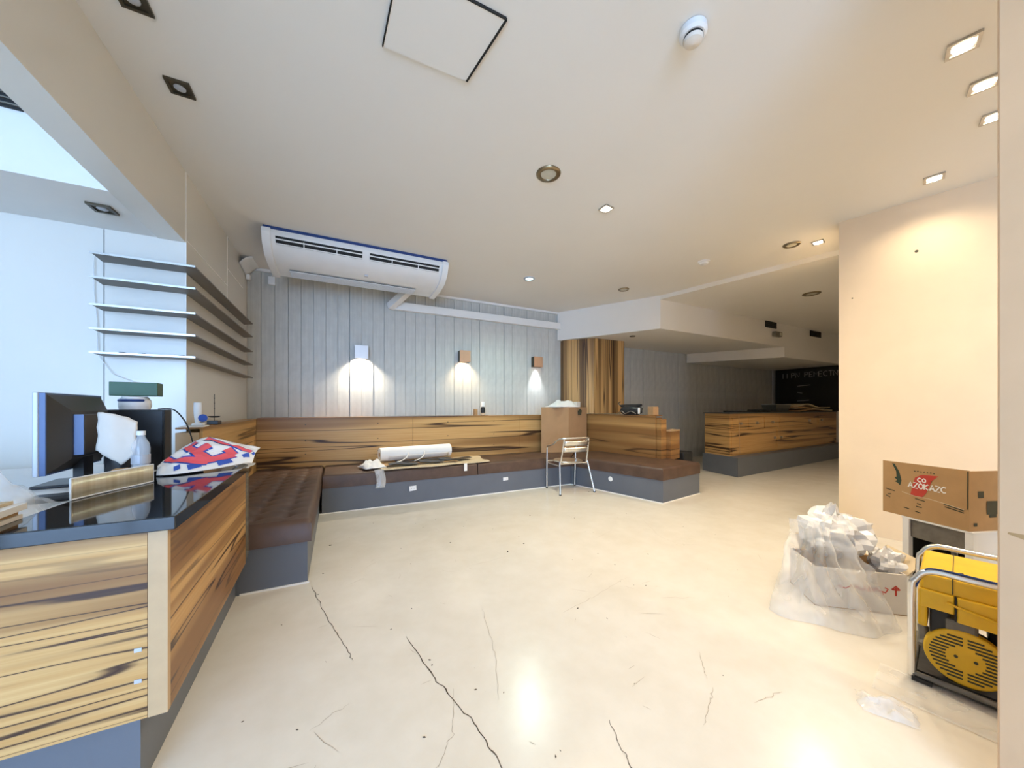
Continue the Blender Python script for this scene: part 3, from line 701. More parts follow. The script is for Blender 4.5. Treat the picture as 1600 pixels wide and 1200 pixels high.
# ================================================================= BISTRO CHAIR
ch = thing('bistro_chair', 'aluminium bistro armchair facing the long banquette', 'chair', (3.14,4.33,0), -.10)
hw = .255
def tb_(name, pts, r=.0125, n=10, mat='alu', par=ch): return MB().tube(pts, r, n).build(name, M[mat], par, local=True, smooth=50)
def curve(pts, k=8):
    out = []
    P = [Vector(p) for p in pts]
    for i in range(len(P)-1):
        p0 = P[max(i-1,0)]; p1 = P[i]; p2 = P[i+1]; p3 = P[min(i+2,len(P)-1)]
        for j in range(k):
            s_ = j/k; out.append(.5*((2*p1)+(p2-p0)*s_+(2*p0-5*p1+4*p2-p3)*s_*s_+(3*p1-p0-3*p2+p3)*s_**3))
    return out+[P[-1]]
for s_ in (-1,1):
    tb_('leg', [(s_*hw*.98,.225,.012),(s_*hw,.215,.45),(s_*hw,.210,.55)])
    tb_('armrest', curve([(s_*hw,.210,.54),(s_*hw,.205,.63),(s_*hw*1.02,.15,.665),(s_*hw*1.03,0,.70),(s_*hw*.98,-.13,.775),(s_*hw*.80,-.235,.805),(0,-.265,.81)]))
    tb_('leg', [(s_*hw*1.12,-.27,.012),(s_*hw*.93,-.165,.43),(s_*hw*.90,-.16,.46)])
    tb_('back_upright', [(s_*hw*.86,-.155,.44),(s_*hw*.84,-.20,.60),(s_*hw*.80,-.238,.80)])
    for p_ in ((s_*hw*.98,.225),(s_*hw*1.12,-.27)): MB().lathe([(0,0),(.016,0),(.017,.016),(0,.017)],12,(p_[0],p_[1],0)).build('rubber_foot', M['foot'], ch, local=True)
    tb_('side_rail', [(s_*hw*.99,.215,.40),(s_*hw*.95,-.165,.40)], .009)
tb_('front_rail', [(-hw,.215,.425),(hw,.215,.425)], .010)
tb_('rear_rail', [(-hw*.93,-.165,.43),(hw*.93,-.165,.43)], .010)
MB().lathe([(0,.0),(.215,0),(.225,.008),(.215,.018),(.20,.014),(0,.012)], 32, (0,.02,.438)).build('seat', M['alu'], ch, local=True, smooth=40)
for z0 in (.60,.695):
    MB().grid(lambda a_,b2: (lerp(-.20,.20,a_), -.205-.022*(1-(2*a_-1)**2)-.025*(z0-.6)/.1-.015*b2, z0+.068*b2), 12, 3).build('back_slat', M['alu'], ch, local=True, solid=.004, smooth=60)

# ================================================================= THINGS ON THE BENCHES AND LEDGES
cb = thing('cardboard_box', 'tall plain brown carton standing on the banquette corner seat', 'carton', (3.68,5.06,.457), math.atan2(.10,.48))
bx_ = MB()
cb_l = [(0,0),(.47,0),(.47,.33),(-.30,.38)]
bx_.prism([(0,0),(.53,.03),(.46,.22),(-.20,.32),(-.45,.235)], 0, .80)
bx_.build('carton_body', M['board2'], cb, local=True, bevel=.004)
MB().add([(.25,-.004,.66),(.33,-.004,.66),(.35,-.004,.74),(.30,-.004,.77),(.24,-.004,.73),(.25,-.002,.66),(.33,-.002,.66),(.35,-.002,.74),(.30,-.002,.77),(.24,-.002,.73)], [(0,1,2,3,4),(9,8,7,6,5)]+[(i,(i+1)%5,(i+1)%5+5,i+5) for i in range(5)]).build('hand_hole', M['ink'], cb, local=True)
def crumple(name, label, cat, c, sx, sy, h, mat, seed=0, rz=0, n=22, amp=.35, solid=.003, prof=None):
    def fn(a_,b2):
        e = (1-(2*a_-1)**4)*(1-(2*b2-1)**4)
        q = nz(a_*3.1+seed, b2*3.1, seed*2.3)+.5*nz(a_*7+seed, b2*7, 5.1+seed)
        z_ = max(.003, h*e*(.62+amp*q)) if prof is None else max(.003, prof(a_,b2)+amp*h*q*e)
        return (sx*(a_-.5)*(1+.12*nz(b2*4,seed,2))+.03*q*sx, sy*(b2-.5)*(1+.12*nz(a_*4,seed,7))+.03*q*sy, z_)
    o = MB().grid(fn, n, n).xf(Matrix.Translation(c) @ Matrix.Rotation(rz,4,'Z')).build(name, mat, solid=solid, smooth=35)
    return tag(o, label, cat)
crumple('crumpled_papers','crumpled white papers heaped on top of the tall carton','paper',(3.66,5.22,1.259),.60,.30,.13,M['paper'],3.3,.1,18,.7)
boxed('paper_cup_box','small pale packet beside papers on the tall carton','packet',(3.98,5.22,1.259),.10,.08,.10,.2,M['boardw'],.004)
# paper roll, flattened cardboard and strapping on the long banquette
t = thing('flattened_carton', 'flattened torn cardboard sheet lying on the long banquette', 'cardboard', (1.1,4.95,.456))
def fl(a_,b2): return (lerp(.30,2.02,a_)+.05*nz(b2*3,1.1)+(.20*(1-b2) if a_ < .1 else 0)-.06*(1-b2)*a_, lerp(4.60,5.22,b2)+.05*nz(a_*3,4.2)+.12*max(0,a_-.6), .464+.010*nz(a_*5,b2*4,2.2)+.012*a_*0+.008)
MB().grid(fl, 24, 10).build('sheet', M['boardl'], t, solid=.008)
def fl2(a_,b2): return (lerp(.55,1.55,a_)+.04*nz(b2*3,8.1), lerp(4.78,5.16,b2)+.04*nz(a_*3,9.2), .484+.018*abs(nz(a_*5,b2*4,6.2)))
MB().grid(fl2, 18, 8).build('upper_sheet', M['board'], t, solid=.008)
for k,(x0,x1,y0,y1) in enumerate([(.60,.98,4.70,4.86),(1.0,1.34,4.74,4.96),(1.3,1.78,4.84,5.00),(.72,1.5,4.97,5.06)]):
    MB().grid(lambda a_,b2: (lerp(x0,x1,a_), lerp(y0,y1,b2)+.02*math.sin(a_*7+k), .508+.008*math.sin(a_*5+k)), 8, 2).build('black_strap', M['grease'], t, solid=.004)
t = thing('paper_roll', 'thick white paper roll lying on cardboard on the long banquette', 'paper roll', (1.1,5.18,.50))
rp0 = Vector((.52,5.10,.600)); rp1 = Vector((1.55,5.24,.600))
MB().tube([rp0,rp1], .095, 28).build('roll', M['paper'], t, smooth=50)
dv = (rp1-rp0).normalized()
MB().tube([rp0-dv*.003,rp0+dv*.02], .035, 16).build('core', M['board'], t, smooth=50)
MB().grid(lambda a_,b2: tuple(rp0+dv*lerp(.10,.99,a_)+Vector((.135,-.99,0))*(.1*math.sin(lerp(1.75,2.75,b2)))+Vector((0,0,.1*math.cos(lerp(1.75,2.75,b2))))), 10, 6).build('wrapper', M['boardw'], t, solid=.003, smooth=50)
for s_ in (.36,.60):
    q = rp0+dv*s_
    MB().tube(curve([tuple(q+Vector((.02,-.10,.02))),tuple(q+Vector((-.01,-.16,-.04))),tuple(q+Vector((-.10,-.25,-.075))),tuple(q+Vector((-.16,-.30,-.08)))]), .008, 6).build('tie_string', M['paper'], t, smooth=60)
crumple('crumpled_tissue','crumpled white tissue at the end of the paper roll','tissue',(.40,4.86,.478),.26,.30,.10,M['paper'],7.7,.3,14,.8)
o = MB().grid(lambda a_,b2: (lerp(.42,.53,a_)+.015*math.sin(b2*4), 4.62-.012-.02*(1-b2)+.004*math.sin(a_*9), lerp(.25,.482,b2)), 6, 12).build('plastic_strip', M['filmc'], smooth=60, solid=.002); tag(o,'translucent plastic strip hanging over the banquette front edge','plastic strip')
o = MB().grid(lambda a_,b2: (lerp(1.575,1.62,a_), 4.606-.004*math.sin(a_*6), lerp(.37,.475,b2)), 3, 6).build('paper_tag', M['paper'], solid=.002); tag(o,'short white paper tag hanging over the seat edge','paper tag')
t = thing('small_bottle', 'small dark-labelled bottle standing on the ledge between wall lamps', 'bottle', (2.255,5.60,1.116))
MB().lathe([(0,0),(.038,.0),(.040,.10),(.036,.135),(.018,.15),(0,.15)], 18).build('body', M['blackm'], t, local=True, smooth=40)
MB().lathe([(0,.0),(.041,.0),(.041,.04),(0,.04)], 18, (0,0,.005)).build('label_band', M['boardl'], t, local=True)
MB().lathe([(0,.15),(.034,.15),(.034,.225),(.026,.235),(0,.235)], 18).build('cap', M['white'], t, local=True, smooth=40)
boxed('paper_slip','thin pale paper slip on the ledge beside the small bottle','paper slip',(2.46,5.56,1.116),.30,.10,.008,.05,M['boardw'])
boxed('tape_block','small tan block on the ledge next to the small bottle','block',(2.12,5.60,1.116),.06,.05,.11,.05,M['board'],.004)
# black bag on the ledge of the angled bench
t = thing('black_bag', 'black shiny bag with tangled straps on the stepped veneer screen', 'bag', (4.40,4.30,1.131), math.atan2(-.987,.157))
def bagf(a_,b2):
    w = 2*PI*a_; q = 1+.12*nz(math.cos(w)*2,math.sin(w)*2,b2*3)
    pr = math.sin(PI*(.12+.80*b2))**.5
    return (.22*math.cos(w)*pr*q, .075*math.sin(w)*pr*q, .155*b2)
MB().grid(bagf, 24, 8).build('body', M['black'], t, local=True, smooth=40)
MB().tube([(-.20,0,.15),(.20,0,.16)], .022, 10).build('top_roll', M['black'], t, local=True, smooth=50)
MB().tube(curve([(-.22,-.06,.02),(-.12,-.09,.06),(-.05,-.09,.02),(.06,-.09,.06),(.15,-.085,.02)]), .008, 6).build('strap', M['steel'], t, local=True, smooth=60)
MB().tube(curve([(-.20,.0,.15),(-.25,.0,.19),(-.21,0,.22)]), .008, 6).build('handle', M['black'], t, local=True)
MB().box(.19,.215,-.085,-.06,.02,.12).build('buckle', M['white'], t, local=True)
boxed('small_carton','little brown carton on the stepped screen next to the black bag','carton',(4.50,3.93,1.131),.11,.12,.135,-.1,M['board2'],.003)
boxed('black_case','small black case on the floor corner behind the angled bench','case',(5.15,3.95,0),.3,.3,.52,.2,M['blackm'],.02)

# ================================================================= THINGS ON THE BAR COUNTER
mo = thing('monitor', 'flat computer monitor seen from behind, black with silver bezel edge', 'monitor', (-1.17,2.53,.873), math.atan2(.995,-.10))
# local x runs along the screen, local -y is the back that faces the room
MB().box(-.27,.27, .012,.030, .075,.445).build('bezel', M['silver'], mo, local=True, bevel=.004)
MB().box(-.265,.265, -.006,.012, .078,.442).build('side_rim', M['monblue'], mo, local=True)
MB().add([(-.255,-.006,.085),(.255,-.006,.085),(.255,-.006,.435),(-.255,-.006,.435),(-.17,-.05,.14),(.20,-.05,.14),(.20,-.05,.36),(-.17,-.05,.36)], [(3,2,1,0),(4,5,6,7),(0,1,5,4),(1,2,6,5),(2,3,7,6),(3,0,4,7)]).build('back_shell', M['olive'], mo, local=True)
hb = MB().box(-.155,.19, -.085,-.05, .155,.345).build('rear_hump', M['olive'], mo, local=True, bevel=.004)
MB().box(-.160,-.13, -.082,-.05, .155,.345).build('hump_edge', M['monblue'], hb, local=True)
MB().box(.01,.065, -.0875,-.085, .23,.275).build('sticker', M['boardl'], hb, local=True)
MB().box(-.05,.05, -.045,-.01, .01,.16).build('stand_neck', M['black'], mo, local=True)
MB().box(-.12,.12, -.13,.10, 0,.014).build('stand_base', M['black'], mo, local=True, bevel=.005)
t = thing('black_cabinet', 'upright matte black box standing behind the water bottle', 'equipment box', (-1.045,2.91,.873))
MB().box(-1.21,-.945, 2.86,2.96, .873,1.238).build('case', M['blackm'], t, bevel=.004)
MB().box(-1.20,-.955, 2.855,2.86, .883,1.228).build('front_plate', M['black'], t)
MB().tube(curve([(-1.0,2.93,1.242),(-.94,2.98,1.235),(-.90,3.05,1.14),(-.88,3.1,1.0),(-.88,3.14,.90)]), .004, 6).build('cable', M['black'], t)
t = thing('ticket_printer', 'white rounded desk device with a dark slot under the green box', 'printer', (-1.105,2.935,1.2385))
MB().lathe([(0,0),(.066,0),(.072,.02),(.070,.055),(.055,.078),(0,.082)], 28).build('body', M['white'], t, local=True, smooth=50)
MB().tube([(.0655*math.cos(w),.0655*math.sin(w)-.006,.055) for w in [math.radians(d_) for d_ in range(215,330,10)]], .008, 8).build('paper_slot', M['bluef'], t, local=True)
o = boxed('green_box', 'dark green flat box balanced on the white desk device', 'box', (-1.10,2.945,1.321), .205,.12,.082,.12,M['greenbox'],.003)
t = thing('black_pouch', 'black pouch with crumpled paper sheet leaning behind the water bottle', 'pouch', (-.982,2.47,.873))
MB().grid(lambda a_,b2: ((.052+.012*nz(a_*5,b2*3,1))*math.cos(2*PI*a_)*(1-.55*(b2-.35)**2), (.06+.012*nz(a_*5,b2*3,4))*math.sin(2*PI*a_)*(1-.5*(b2-.35)**2), .24*b2), 20, 8).build('pouch_body', M['black'], t, local=True, smooth=50)
MB().grid(lambda a_,b2: (lerp(-.055,.075,a_)+.01*nz(b2*4,2.2), -.078-.018*math.sin(a_*3.0+b2)+.03*b2, lerp(.10+.05*abs(a_-.72)*2,.355-.05*a_*a_,b2)+.01*nz(a_*6,b2*5,3)), 14, 14).build('paper_sheet', M['boardw'], t, local=True, solid=.002, smooth=50)
t = thing('water_bottle', 'clear plastic water bottle with white cap on the black counter top', 'bottle', (-.872,2.37,.8985))
MB().lathe([(0,0),(.030,0),(.033,.008),(.033,.12),(.034,.15),(.030,.175),(.016,.205),(.014,.215),(0,.215)], 24).build('body', M['pet'], t, local=True, smooth=50)
MB().lathe([(0,.004),(.029,.004),(.030,.115),(0,.115)], 24).build('water', M['pet'], t, local=True, smooth=50)
MB().lathe([(0,.215),(.017,.215),(.017,.236),(0,.237)], 20).build('cap', M['white'], t, local=True, smooth=40)
MB().lathe([(.034,.075),(.0345,.076),(.0345,.118),(.034,.119)], 24).build('label_band', M['silver'], t, local=True)
t = thing('gold_panel', 'curved brushed gold strip with white edging standing on the black counter', 'panel', (-.84,2.05,.8985))
gp = curve([(-.899,1.918,.899),(-.872,2.0,.899),(-.838,2.09,.899),(-.800,2.175,.899),(-.780,2.235,.899)], 8)
MB().grid(lambda a_,b2: tuple(gp[min(len(gp)-1,int(round(a_*(len(gp)-1))))]+Vector((0,0,.002+.078*b2))), len(gp)-1, 2).build('foil_face', M['gold'], t, solid=.005, smooth=60)
MB().tube([p+Vector((0,0,.082)) for p in gp], .003, 6).build('edge_strip', M['white'], t)
MB().tube([p+Vector((.002,-.002,.003)) for p in gp], .003, 6).build('edge_strip', M['white'], t)
for p_ in (gp[0],gp[-1]): MB().tube([p_+Vector((0,0,.001)),p_+Vector((0,0,.083))], .003, 6).build('edge_strip', M['white'], t)
o = boxed('card_reader','low black card reader on the pale desk beside the gold strip','card reader',(-1.03,2.10,.873),.12,.09,.022,.2,M['black'],.008)
boxed('brown_jar_box','tiny amber box behind the gold strip','box',(-.93,2.33,.873),.045,.05,.085,.1,M['board'],.003)
boxed('blue_pack','small blue pack wedged beside the black pouch','pack',(-1.025,2.66,.873),.05,.05,.17,.3,M['bluef'],.004)
for i,(z_,m_,rz_,dx) in enumerate(((.899,'boardw',.05,0),(.913,'board',-.06,-.01),(.927,'paper',.08,.01),(.947,'boardl',.0,-.02))):
    lb = ['lowest grey pad of the paper pile on the black counter','brown folder second from the bottom of the counter paper pile','thick white book in the counter paper pile','tan envelope topmost of the counter paper pile'][i]
    o = boxed('paper_pad', lb, 'papers', (-1.02+dx,1.605,z_), .26,.15,[.013,.013,.019,.010][i], rz_, M[m_]); o['group'] = 'paper pile on the counter'
crumple('plastic_bag','crumpled clear plastic bag lying behind the paper pile','plastic bag',(-1.12,1.87,.873),.34,.26,.15,M['film'],12.5,.2,24,.6,0)
t = thing('cable_coil','loop of thin cable with a black plug on the pale desk','cable',(-1.29,2.15,.873))
MB().tube([(.07*math.cos(w),.02*math.sin(w*2),.115+.075*math.sin(w)) for w in [2*PI*k/28 for k in range(28)]], .003, 6, closed=True).build('loop', M['grime'], t, local=True)
MB().tube(curve([(-.06,-.10,.075),(.01,-.06,.065),(.06,-.02,.03),(.07,.0,.008)]), .011, 8).build('plug_lead', M['black'], t, local=True, smooth=60)
# printed cloth bundle
t = thing('printed_cloth', 'crumpled white printed cloth with red letters draped over the counter end', 'cloth', (-.68,2.58,.8985))
FR = curve([(-.825,2.40,.903),(-.79,2.385,.905),(-.72,2.40,.906),(-.60,2.50,.908),(-.50,2.62,.912),(-.475,2.66,.905)], 6)
BK = curve([(-.86,2.53,.935),(-.825,2.63,.99),(-.77,2.70,1.045),(-.70,2.74,1.066),(-.60,2.76,1.035),(-.455,2.80,.985)], 6)
def clo(a_, b2, off=0):
    i = a_*(len(FR)-1); k = min(len(FR)-2,int(i)); f_ = i-k
    p = FR[k].lerp(FR[k+1],f_); q = BK[k].lerp(BK[k+1],f_)
    r_ = p.lerp(q, b2); r_.z += .020*math.sin(b2*PI)*(1+nz(a_*5,b2*4,3.3))+.008*nz(a_*11,b2*9,1.7)*min(1,b2*5)+off*.8; r_.y -= off*.6
    return r_
MB().grid(lambda a_,b2: clo(a_,b2), 44, 26).build('cloth', M['paper'], t, solid=.003, smooth=50)
MB().grid(lambda a_,b2: (lerp(-.86,-.48,a_)+.02*nz(b2*5,3), lerp(2.60,2.80,b2), lerp(.90,lerp(.93,.90,a_)+.11*math.sin(PI*min(1,a_*1.1+.05)),1-b2*.2)-.015), 12, 3).build('under_fold', M['paper'], t, solid=.003)
boxed('black_folder','black folder under the printed cloth','folder',(-.76,2.50,.8985),.16,.12,.012,.5,M['black'],.002)
def cstroke(pts, w, mat, off, name):
    """printed stroke that follows the cloth surface"""
    P = []
    for (p,q) in zip(pts[:-1],pts[1:]):
        for k in range(8): P.append(Vector((lerp(p[0],q[0],k/8), lerp(p[1],q[1],k/8))))
    P.append(Vector(pts[-1])); mb = MB(); base = []
    for i,p in enumerate(P):
        d_ = (P[min(i+1,len(P)-1)]-P[max(i-1,0)]); d_ = Vector((d_.x*.45,d_.y*.25)); n_ = Vector((-d_.y,d_.x)).normalized()
        n2 = Vector((n_.x/.45*w/2, n_.y/.25*w/2))
        for s_ in (-1,0,1): mb.v.append(tuple(clo(min(1,max(0,p.x+n2.x*s_)), min(1,max(0,p.y+n2.y*s_)), off)))
    for i in range(len(P)-1):
        for k in range(2): a_ = 3*i+k; mb.f.append((a_,a_+1,a_+4,a_+3))
    mb.build(name, mat, t)
for pts in ([(.36,.78),(.55,.22),(.74,.30)],[(.36,.78),(.46,.86)],[(.455,.50),(.57,.60)],[(.74,.30),(.70,.46)],[(.56,.93),(.80,.55),(.93,.42)],[(.14,.55),(.30,.36),(.55,.20)]):
    cstroke(pts, .050, M['bluep'], .0035, 'print_outline'); cstroke(pts, .036, M['redp'], .0055, 'red_letter')
for pts in ([(.30,.12),(.36,.15)],[(.42,.10),(.50,.14)],[(.60,.10),(.70,.13)],[(.80,.2),(.90,.22)],[(.95,.3),(.99,.4)]): cstroke(pts, .028, M['bluep'], .004, 'blue_mark')
# ledge by the shelves: handset, aerial, papers
boxed('white_board','white card lying on the ledge end below the shelves','card',(-1.0,3.56,1.1005),.14,.20,.008,.1,M['paper'])
t = thing('desk_phone','white and blue handset standing on the ledge below the shelves','handset',(-.995,3.60,1.109))
MB().box(-.03,.04,-.03,.03,0,.018).build('cradle', M['white'], t, local=True, bevel=.004)
MB().grid(lambda a_,b2: ((.016+.010*math.sin(b2*2.2))*math.cos(2*PI*a_), .014*math.sin(2*PI*a_), .018+.165*b2), 14, 8).build('handle', M['white'], t, local=True, smooth=50)
MB().lathe([(0,-.006),(.028,-.004),(.030,.004),(0,.006)], 20).xf(Matrix.Translation((.036,-.01,.058)) @ Matrix.Rotation(PI/2,4,'X')).build('blue_disc', M['bluep'], t, local=True)
t = thing('aerial_stand','small black stand with a thin beaded aerial on the ledge','aerial',(-.985,3.98,1.1005))
MB().box(-.04,.04,-.05,.05,0,.035).build('base', M['black'], t, local=True, bevel=.004)
MB().lathe([(0,.075),(.045,.075),(.03,.062),(0,.060)], 16).build('disc', M['black'], t, local=True, smooth=40)
MB().tube([(0,0,.03),(0,0,.27)], .003, 6).build('rod', M['black'], t, local=True)
for z_ in (.14,.19,.235): MB().lathe([(0,-.007),(.006,0),(0,.007)], 8, (0,0,z_)).build('bead', M['black'], t, local=True)

# ================================================================= GENERATOR CORNER
ge = thing('generator', 'yellow portable generator in a tubular frame beside the pinkish pillar', 'generator', (2.37,.60,0), math.atan2(-.978,.19))
# local x: along the front towards the pillar, local y: depth away from the room
GL, GD, GH = .62, .46, .515
fr_z = .03
for y_,nm in ((0.0,'frame_loop'),(GD,'frame_loop')):
    MB().tube(curve([(0,y_,.02),(0,y_,.40),(.012,y_,.465),(.06,y_,GH),(.20,y_,GH),(GL-.06,y_,GH),(GL-.012,y_,.465),(GL,y_,.40),(GL,y_,.02)], 6), .0135, 10).build(nm, M['alu'], ge, local=True, smooth=60)
    MB().tube([(0,y_,.03),(GL,y_,.03)], .013, 8).build('bottom_rail', M['grime'], ge, local=True, smooth=60)
for x_ in (0,GL): MB().tube([(x_,0,.03),(x_,GD,.03)], .013, 8).build('bottom_rail', M['grime'], ge, local=True, smooth=60)
MB().tube(curve([(.012,-.005,.43),(.035,-.006,.50),(.07,-.006,.531),(.25,-.006,.531),(.5,-.006,.531)],6), .004, 6).build('blue_cord', M['bluef'], ge, local=True)
MB().box(.015,GL-.015, .015,GD-.015, .022,.045).build('tray', M['grease'], ge, local=True)
MB().box(.0,.06, -.02,.02, 0,.022).build('foot', M['foot'], ge, local=True); MB().box(GL-.06,GL, -.02,.02, 0,.022).build('foot', M['foot'], ge, local=True)
MB().box(.0,.06, GD-.02,GD+.02, 0,.022).build('foot', M['foot'], ge, local=True)
tk = MB().prism([(.02,.02),(GL-.02,.02),(GL-.02,GD-.03),(.02,GD-.03)], .415, .498).build('fuel_tank', M['yellow'], ge, local=True, bevel=.014, seg=3)
MB().box(.115,.118, .015,GD-.03, .43,.500).build('tank_seam', M['ink'], tk, local=True)
MB().lathe([(0,0),(.035,0),(.035,.02),(.03,.028),(0,.028)], 20, (.30,.22,.497)).build('fuel_cap', M['black'], tk, local=True)
MB().lathe([(0,0),(.007,0),(.006,.006),(0,.006)], 10, (.14,.12,.497)).build('bolt', M['ink'], tk, local=True)
sp_ = MB().prism([(.02,.006),(.122,.006),(.122,.04),(.02,.04)], .345, .425).build('side_cover', M['yellow'], ge, local=True, bevel=.006)
MB().prism([(.127,.006),(.45,.006),(.45,.04),(.127,.04)], .315, .425).build('side_cover', M['yellow'], ge, local=True, bevel=.006)
MB().box(.122,.127, .004,.03, .32,.425).build('cover_gap', M['dark'], ge, local=True)
MB().tube([(.10,.001,.395),(.13,.0,.385),(.30,-.001,.355)], .005, 6).build('cover_rib', M['yellow'], ge, local=True)
MB().prism([(.016,.02),(.045,.02),(.045,.16),(.016,.16)], .25, .42).build('end_cover', M['yellow'], ge, local=True, bevel=.008)
MB().box(.05,.11, .04,.20, .225,.345).build('air_filter', M['blackm'], ge, local=True, bevel=.008)
MB().box(.095,.185, .03,.16, .20,.315).build('muffler_box', M['grime'], ge, local=True, bevel=.010)
MB().box(.21,.58, .10,.40, .20,.40).build('engine_block', M['grease'], ge, local=True, bevel=.02)
MB().tube([(.17,.06,.165),(.17,.14,.165)], .085, 32).build('crank_housing', M['grease'], ge, local=True, smooth=50)
MB().tube([(.42,.06,.150),(.42,.40,.150)], .10, 24).build('alternator', M['grime'], ge, local=True, smooth=50)
fan = MB().tube([(.15,.025,.160),(.15,.065,.160)], .118, 40).build('fan_cover', M['yellow'], ge, local=True, smooth=40, bevel=.006)
for i in range(-6,7):
    z_ = .160+i*.0145; hh = math.sqrt(max(0,.100**2-(i*.0145)**2)); inner = math.sqrt(max(0,.048**2-(i*.0145)**2))
    for s_ in (-1,1):
        if hh-inner < .012: continue
        a_, b2 = sorted((.15+s_*(inner+.006), .15+s_*hh))
        MB().box(a_,b2, .0225,.026, z_-.0032,z_+.0032).build('fan_slot', M['ink'], fan, local=True)
for x_ in (.125,.178): MB().tube([(x_,.0215,.162),(x_,.026,.162)], .006, 10).build('bolt', M['ink'], fan, local=True)
MB().tube(curve([(.03,.08,.23),(.035,.07,.17),(.03,.05,.15)]), .018, 8).build('fuel_tap', M['grime'], ge, local=True, smooth=60)
# clear sheet under the generator
o = MB().grid(lambda a_,b2: tuple(Vector((2.13,.66,.0))+Vector((.18,-.98,0))*(.75*a_)+Vector((.98,.18,0))*(.24*b2)+Vector((0,0,.003+.007*abs(math.sin(b2*8+a_*.8))*(1-.6*b2)))), 24, 24).build('plastic_sheet', M['filmc'], smooth=60)
tag(o, 'flat wrinkled clear plastic sheet lying along the generator base', 'plastic sheet')
crumple('plastic_scrap','small crumpled clear plastic scrap on the cream floor by the generator','plastic scrap',(2.03,.585,.001),.13,.17,.045,M['film'],21.4,.5,18,.8,0)
# white open carton on the floor with bags
wc = thing('open_carton', 'open pale carton with red arrow print on the floor by the beige wall', 'carton', (2.97,.86,0), math.atan2(-.65,.74))
def wall_(x0,x1,y0,y1,z0,z1,nm,m_='boardw'): return MB().box(x0,x1,y0,y1,z0,z1).build(nm, M[m_], wc, local=True)
wall_(-.36,.105, 0,.008, .004,.245,'front_side'); wall_(-.36,.105, .292,.30, .004,.245,'rear_side','board'); wall_(-.36,-.352, .008,.292, .004,.245,'end_side'); wall_(.097,.105, .008,.292, .004,.245,'end_side')
wall_(-.36,.105, 0,.30, 0,.006,'bottom','board')
MB().add([(.105,.0,.245),(.105,.30,.245),(.20,.30,.325),(.20,.02,.325),(.108,0,.238),(.108,.30,.238),(.204,.30,.319),(.204,.02,.319)], [(0,1,2,3),(7,6,5,4),(0,4,5,1),(1,5,6,2),(2,6,7,3),(3,7,4,0)]).build('flap', M['boardl'], wc, local=True)
MB().add([(.09,.30,.245),(-.30,.30,.245),(-.28,.40,.33),(.07,.40,.33),(.09,.305,.240),(-.30,.305,.240),(-.28,.405,.325),(.07,.405,.325)], [(0,1,2,3),(7,6,5,4),(0,4,5,1),(1,5,6,2),(2,6,7,3),(3,7,4,0)]).build('flap', M['boardl'], wc, local=True)
strokes([[[(.055,.12),(.055,.175)],[(.040,.158),(.055,.178),(.070,.158)],[(.040,.158),(.070,.158)]]], (0,-.0015,0), (1,0,0), (0,0,1), .012, M['red'], wc, 'print_arrow', (0,-1,0)) if False else None
def prn(lst, w, mat, par, name, y=-.0012):
    for st in lst:
        MB().ribbon([(p,y,q) for p,q in st], w, nrm=(0,-1,0)).build(name, mat, par, local=True)
prn([[(.050,.115),(.050,.165)],[(.030,.150),(.050,.172),(.070,.150)],[(.032,.152),(.068,.152)]], .010, M['red'], wc, 'print_arrow')
prn([[(-.03,.135),(.0,.128),(.012,.150),(-.004,.158)],[(-.06,.13),(-.045,.152),(-.03,.132)],[(-.09,.135),(-.075,.128),(-.065,.145)],[(-.15,.150),(-.125,.132),(-.10,.134),(-.105,.152)],[(-.02,.118),(-.01,.118)],[(-.085,.150),(-.075,.150)],[(-.24,.14),(-.20,.13),(-.17,.15)]], .008, M['red'], wc, 'print_script')
# bags spilling out of it
def bagsheet(a_, b2):
    # top edge gathered on the carton, skirt fanning out over the floor
    w = lerp(-.95,1.1,a_); top = Vector((2.77,1.12,.50)); 
    dirv = Vector((math.cos(-2.45+w*.95), math.sin(-2.45+w*.95), 0))
    rad = lerp(.02,.36+.07*nz(a_*4,1.3),b2**1.25)
    z_ = .50*(1-b2)**.85+.018*(1-b2)
    q = 1.1*abs(math.sin(a_*17+2.2*nz(a_*3,b2*2.5,.7)))-.6+.8*nz(a_*5,b2*4,2.2)+.35*abs(nz(a_*12,b2*9,5.5))
    p = top+Vector((lerp(.10,0,b2)*(a_-.5), lerp(-.14,0,b2)*(a_-.5), 0))*1.5+dirv*rad; p.z = max(.004, z_+.035*q*(1-b2)*b2*3); p += dirv*.035*q*math.sin(PI*b2)
    return tuple(p)
o = MB().grid(bagsheet, 90, 50).build('clear_bag', M['film'], smooth=40); tag(o, 'large crumpled clear plastic bag slumped from the pale carton onto the floor', 'plastic bag')
def puff(name, label, c, sx, sy, sz, mat, seed, cat='bag'):
    mb = MB()
    def fn(a_,b2):
        th_ = 2*PI*a_; ph = PI*b2
        q = .85+.75*abs(nz(math.cos(th_)*1.4+seed,math.sin(th_)*1.4+ph,ph*1.1))+.22*nz(math.cos(th_)*3.6+seed,math.sin(th_)*3.6,ph*2.6)+.10*nz(math.cos(th_)*8+seed,math.sin(th_)*8,ph*6)
        return (c[0]+sx*q*math.sin(ph)*math.cos(th_), c[1]+sy*q*math.sin(ph)*math.sin(th_), c[2]+sz*(1-q*math.cos(ph))*.98)
    o = mb.grid(fn, 30, 18).build(name, mat, smooth=16); return tag(o, label, cat)
puff('white_bag','crumpled glossy white bag stuffed on top of the open pale carton',(2.98,1.10,.27),.17,.17,.14,M['filmw'],4.4)
o = puff('printed_bag','smaller white bag with red print in the open pale carton',(3.12,.90,.15),.09,.08,.10,M['filmw'],9.9)
# stand with the printed carton
sd = thing('white_stand', 'white metal stand with grey top panel and dark hollow under the printed carton', 'stand', (3.40,.62,0), math.atan2(.949,.316)-PI)
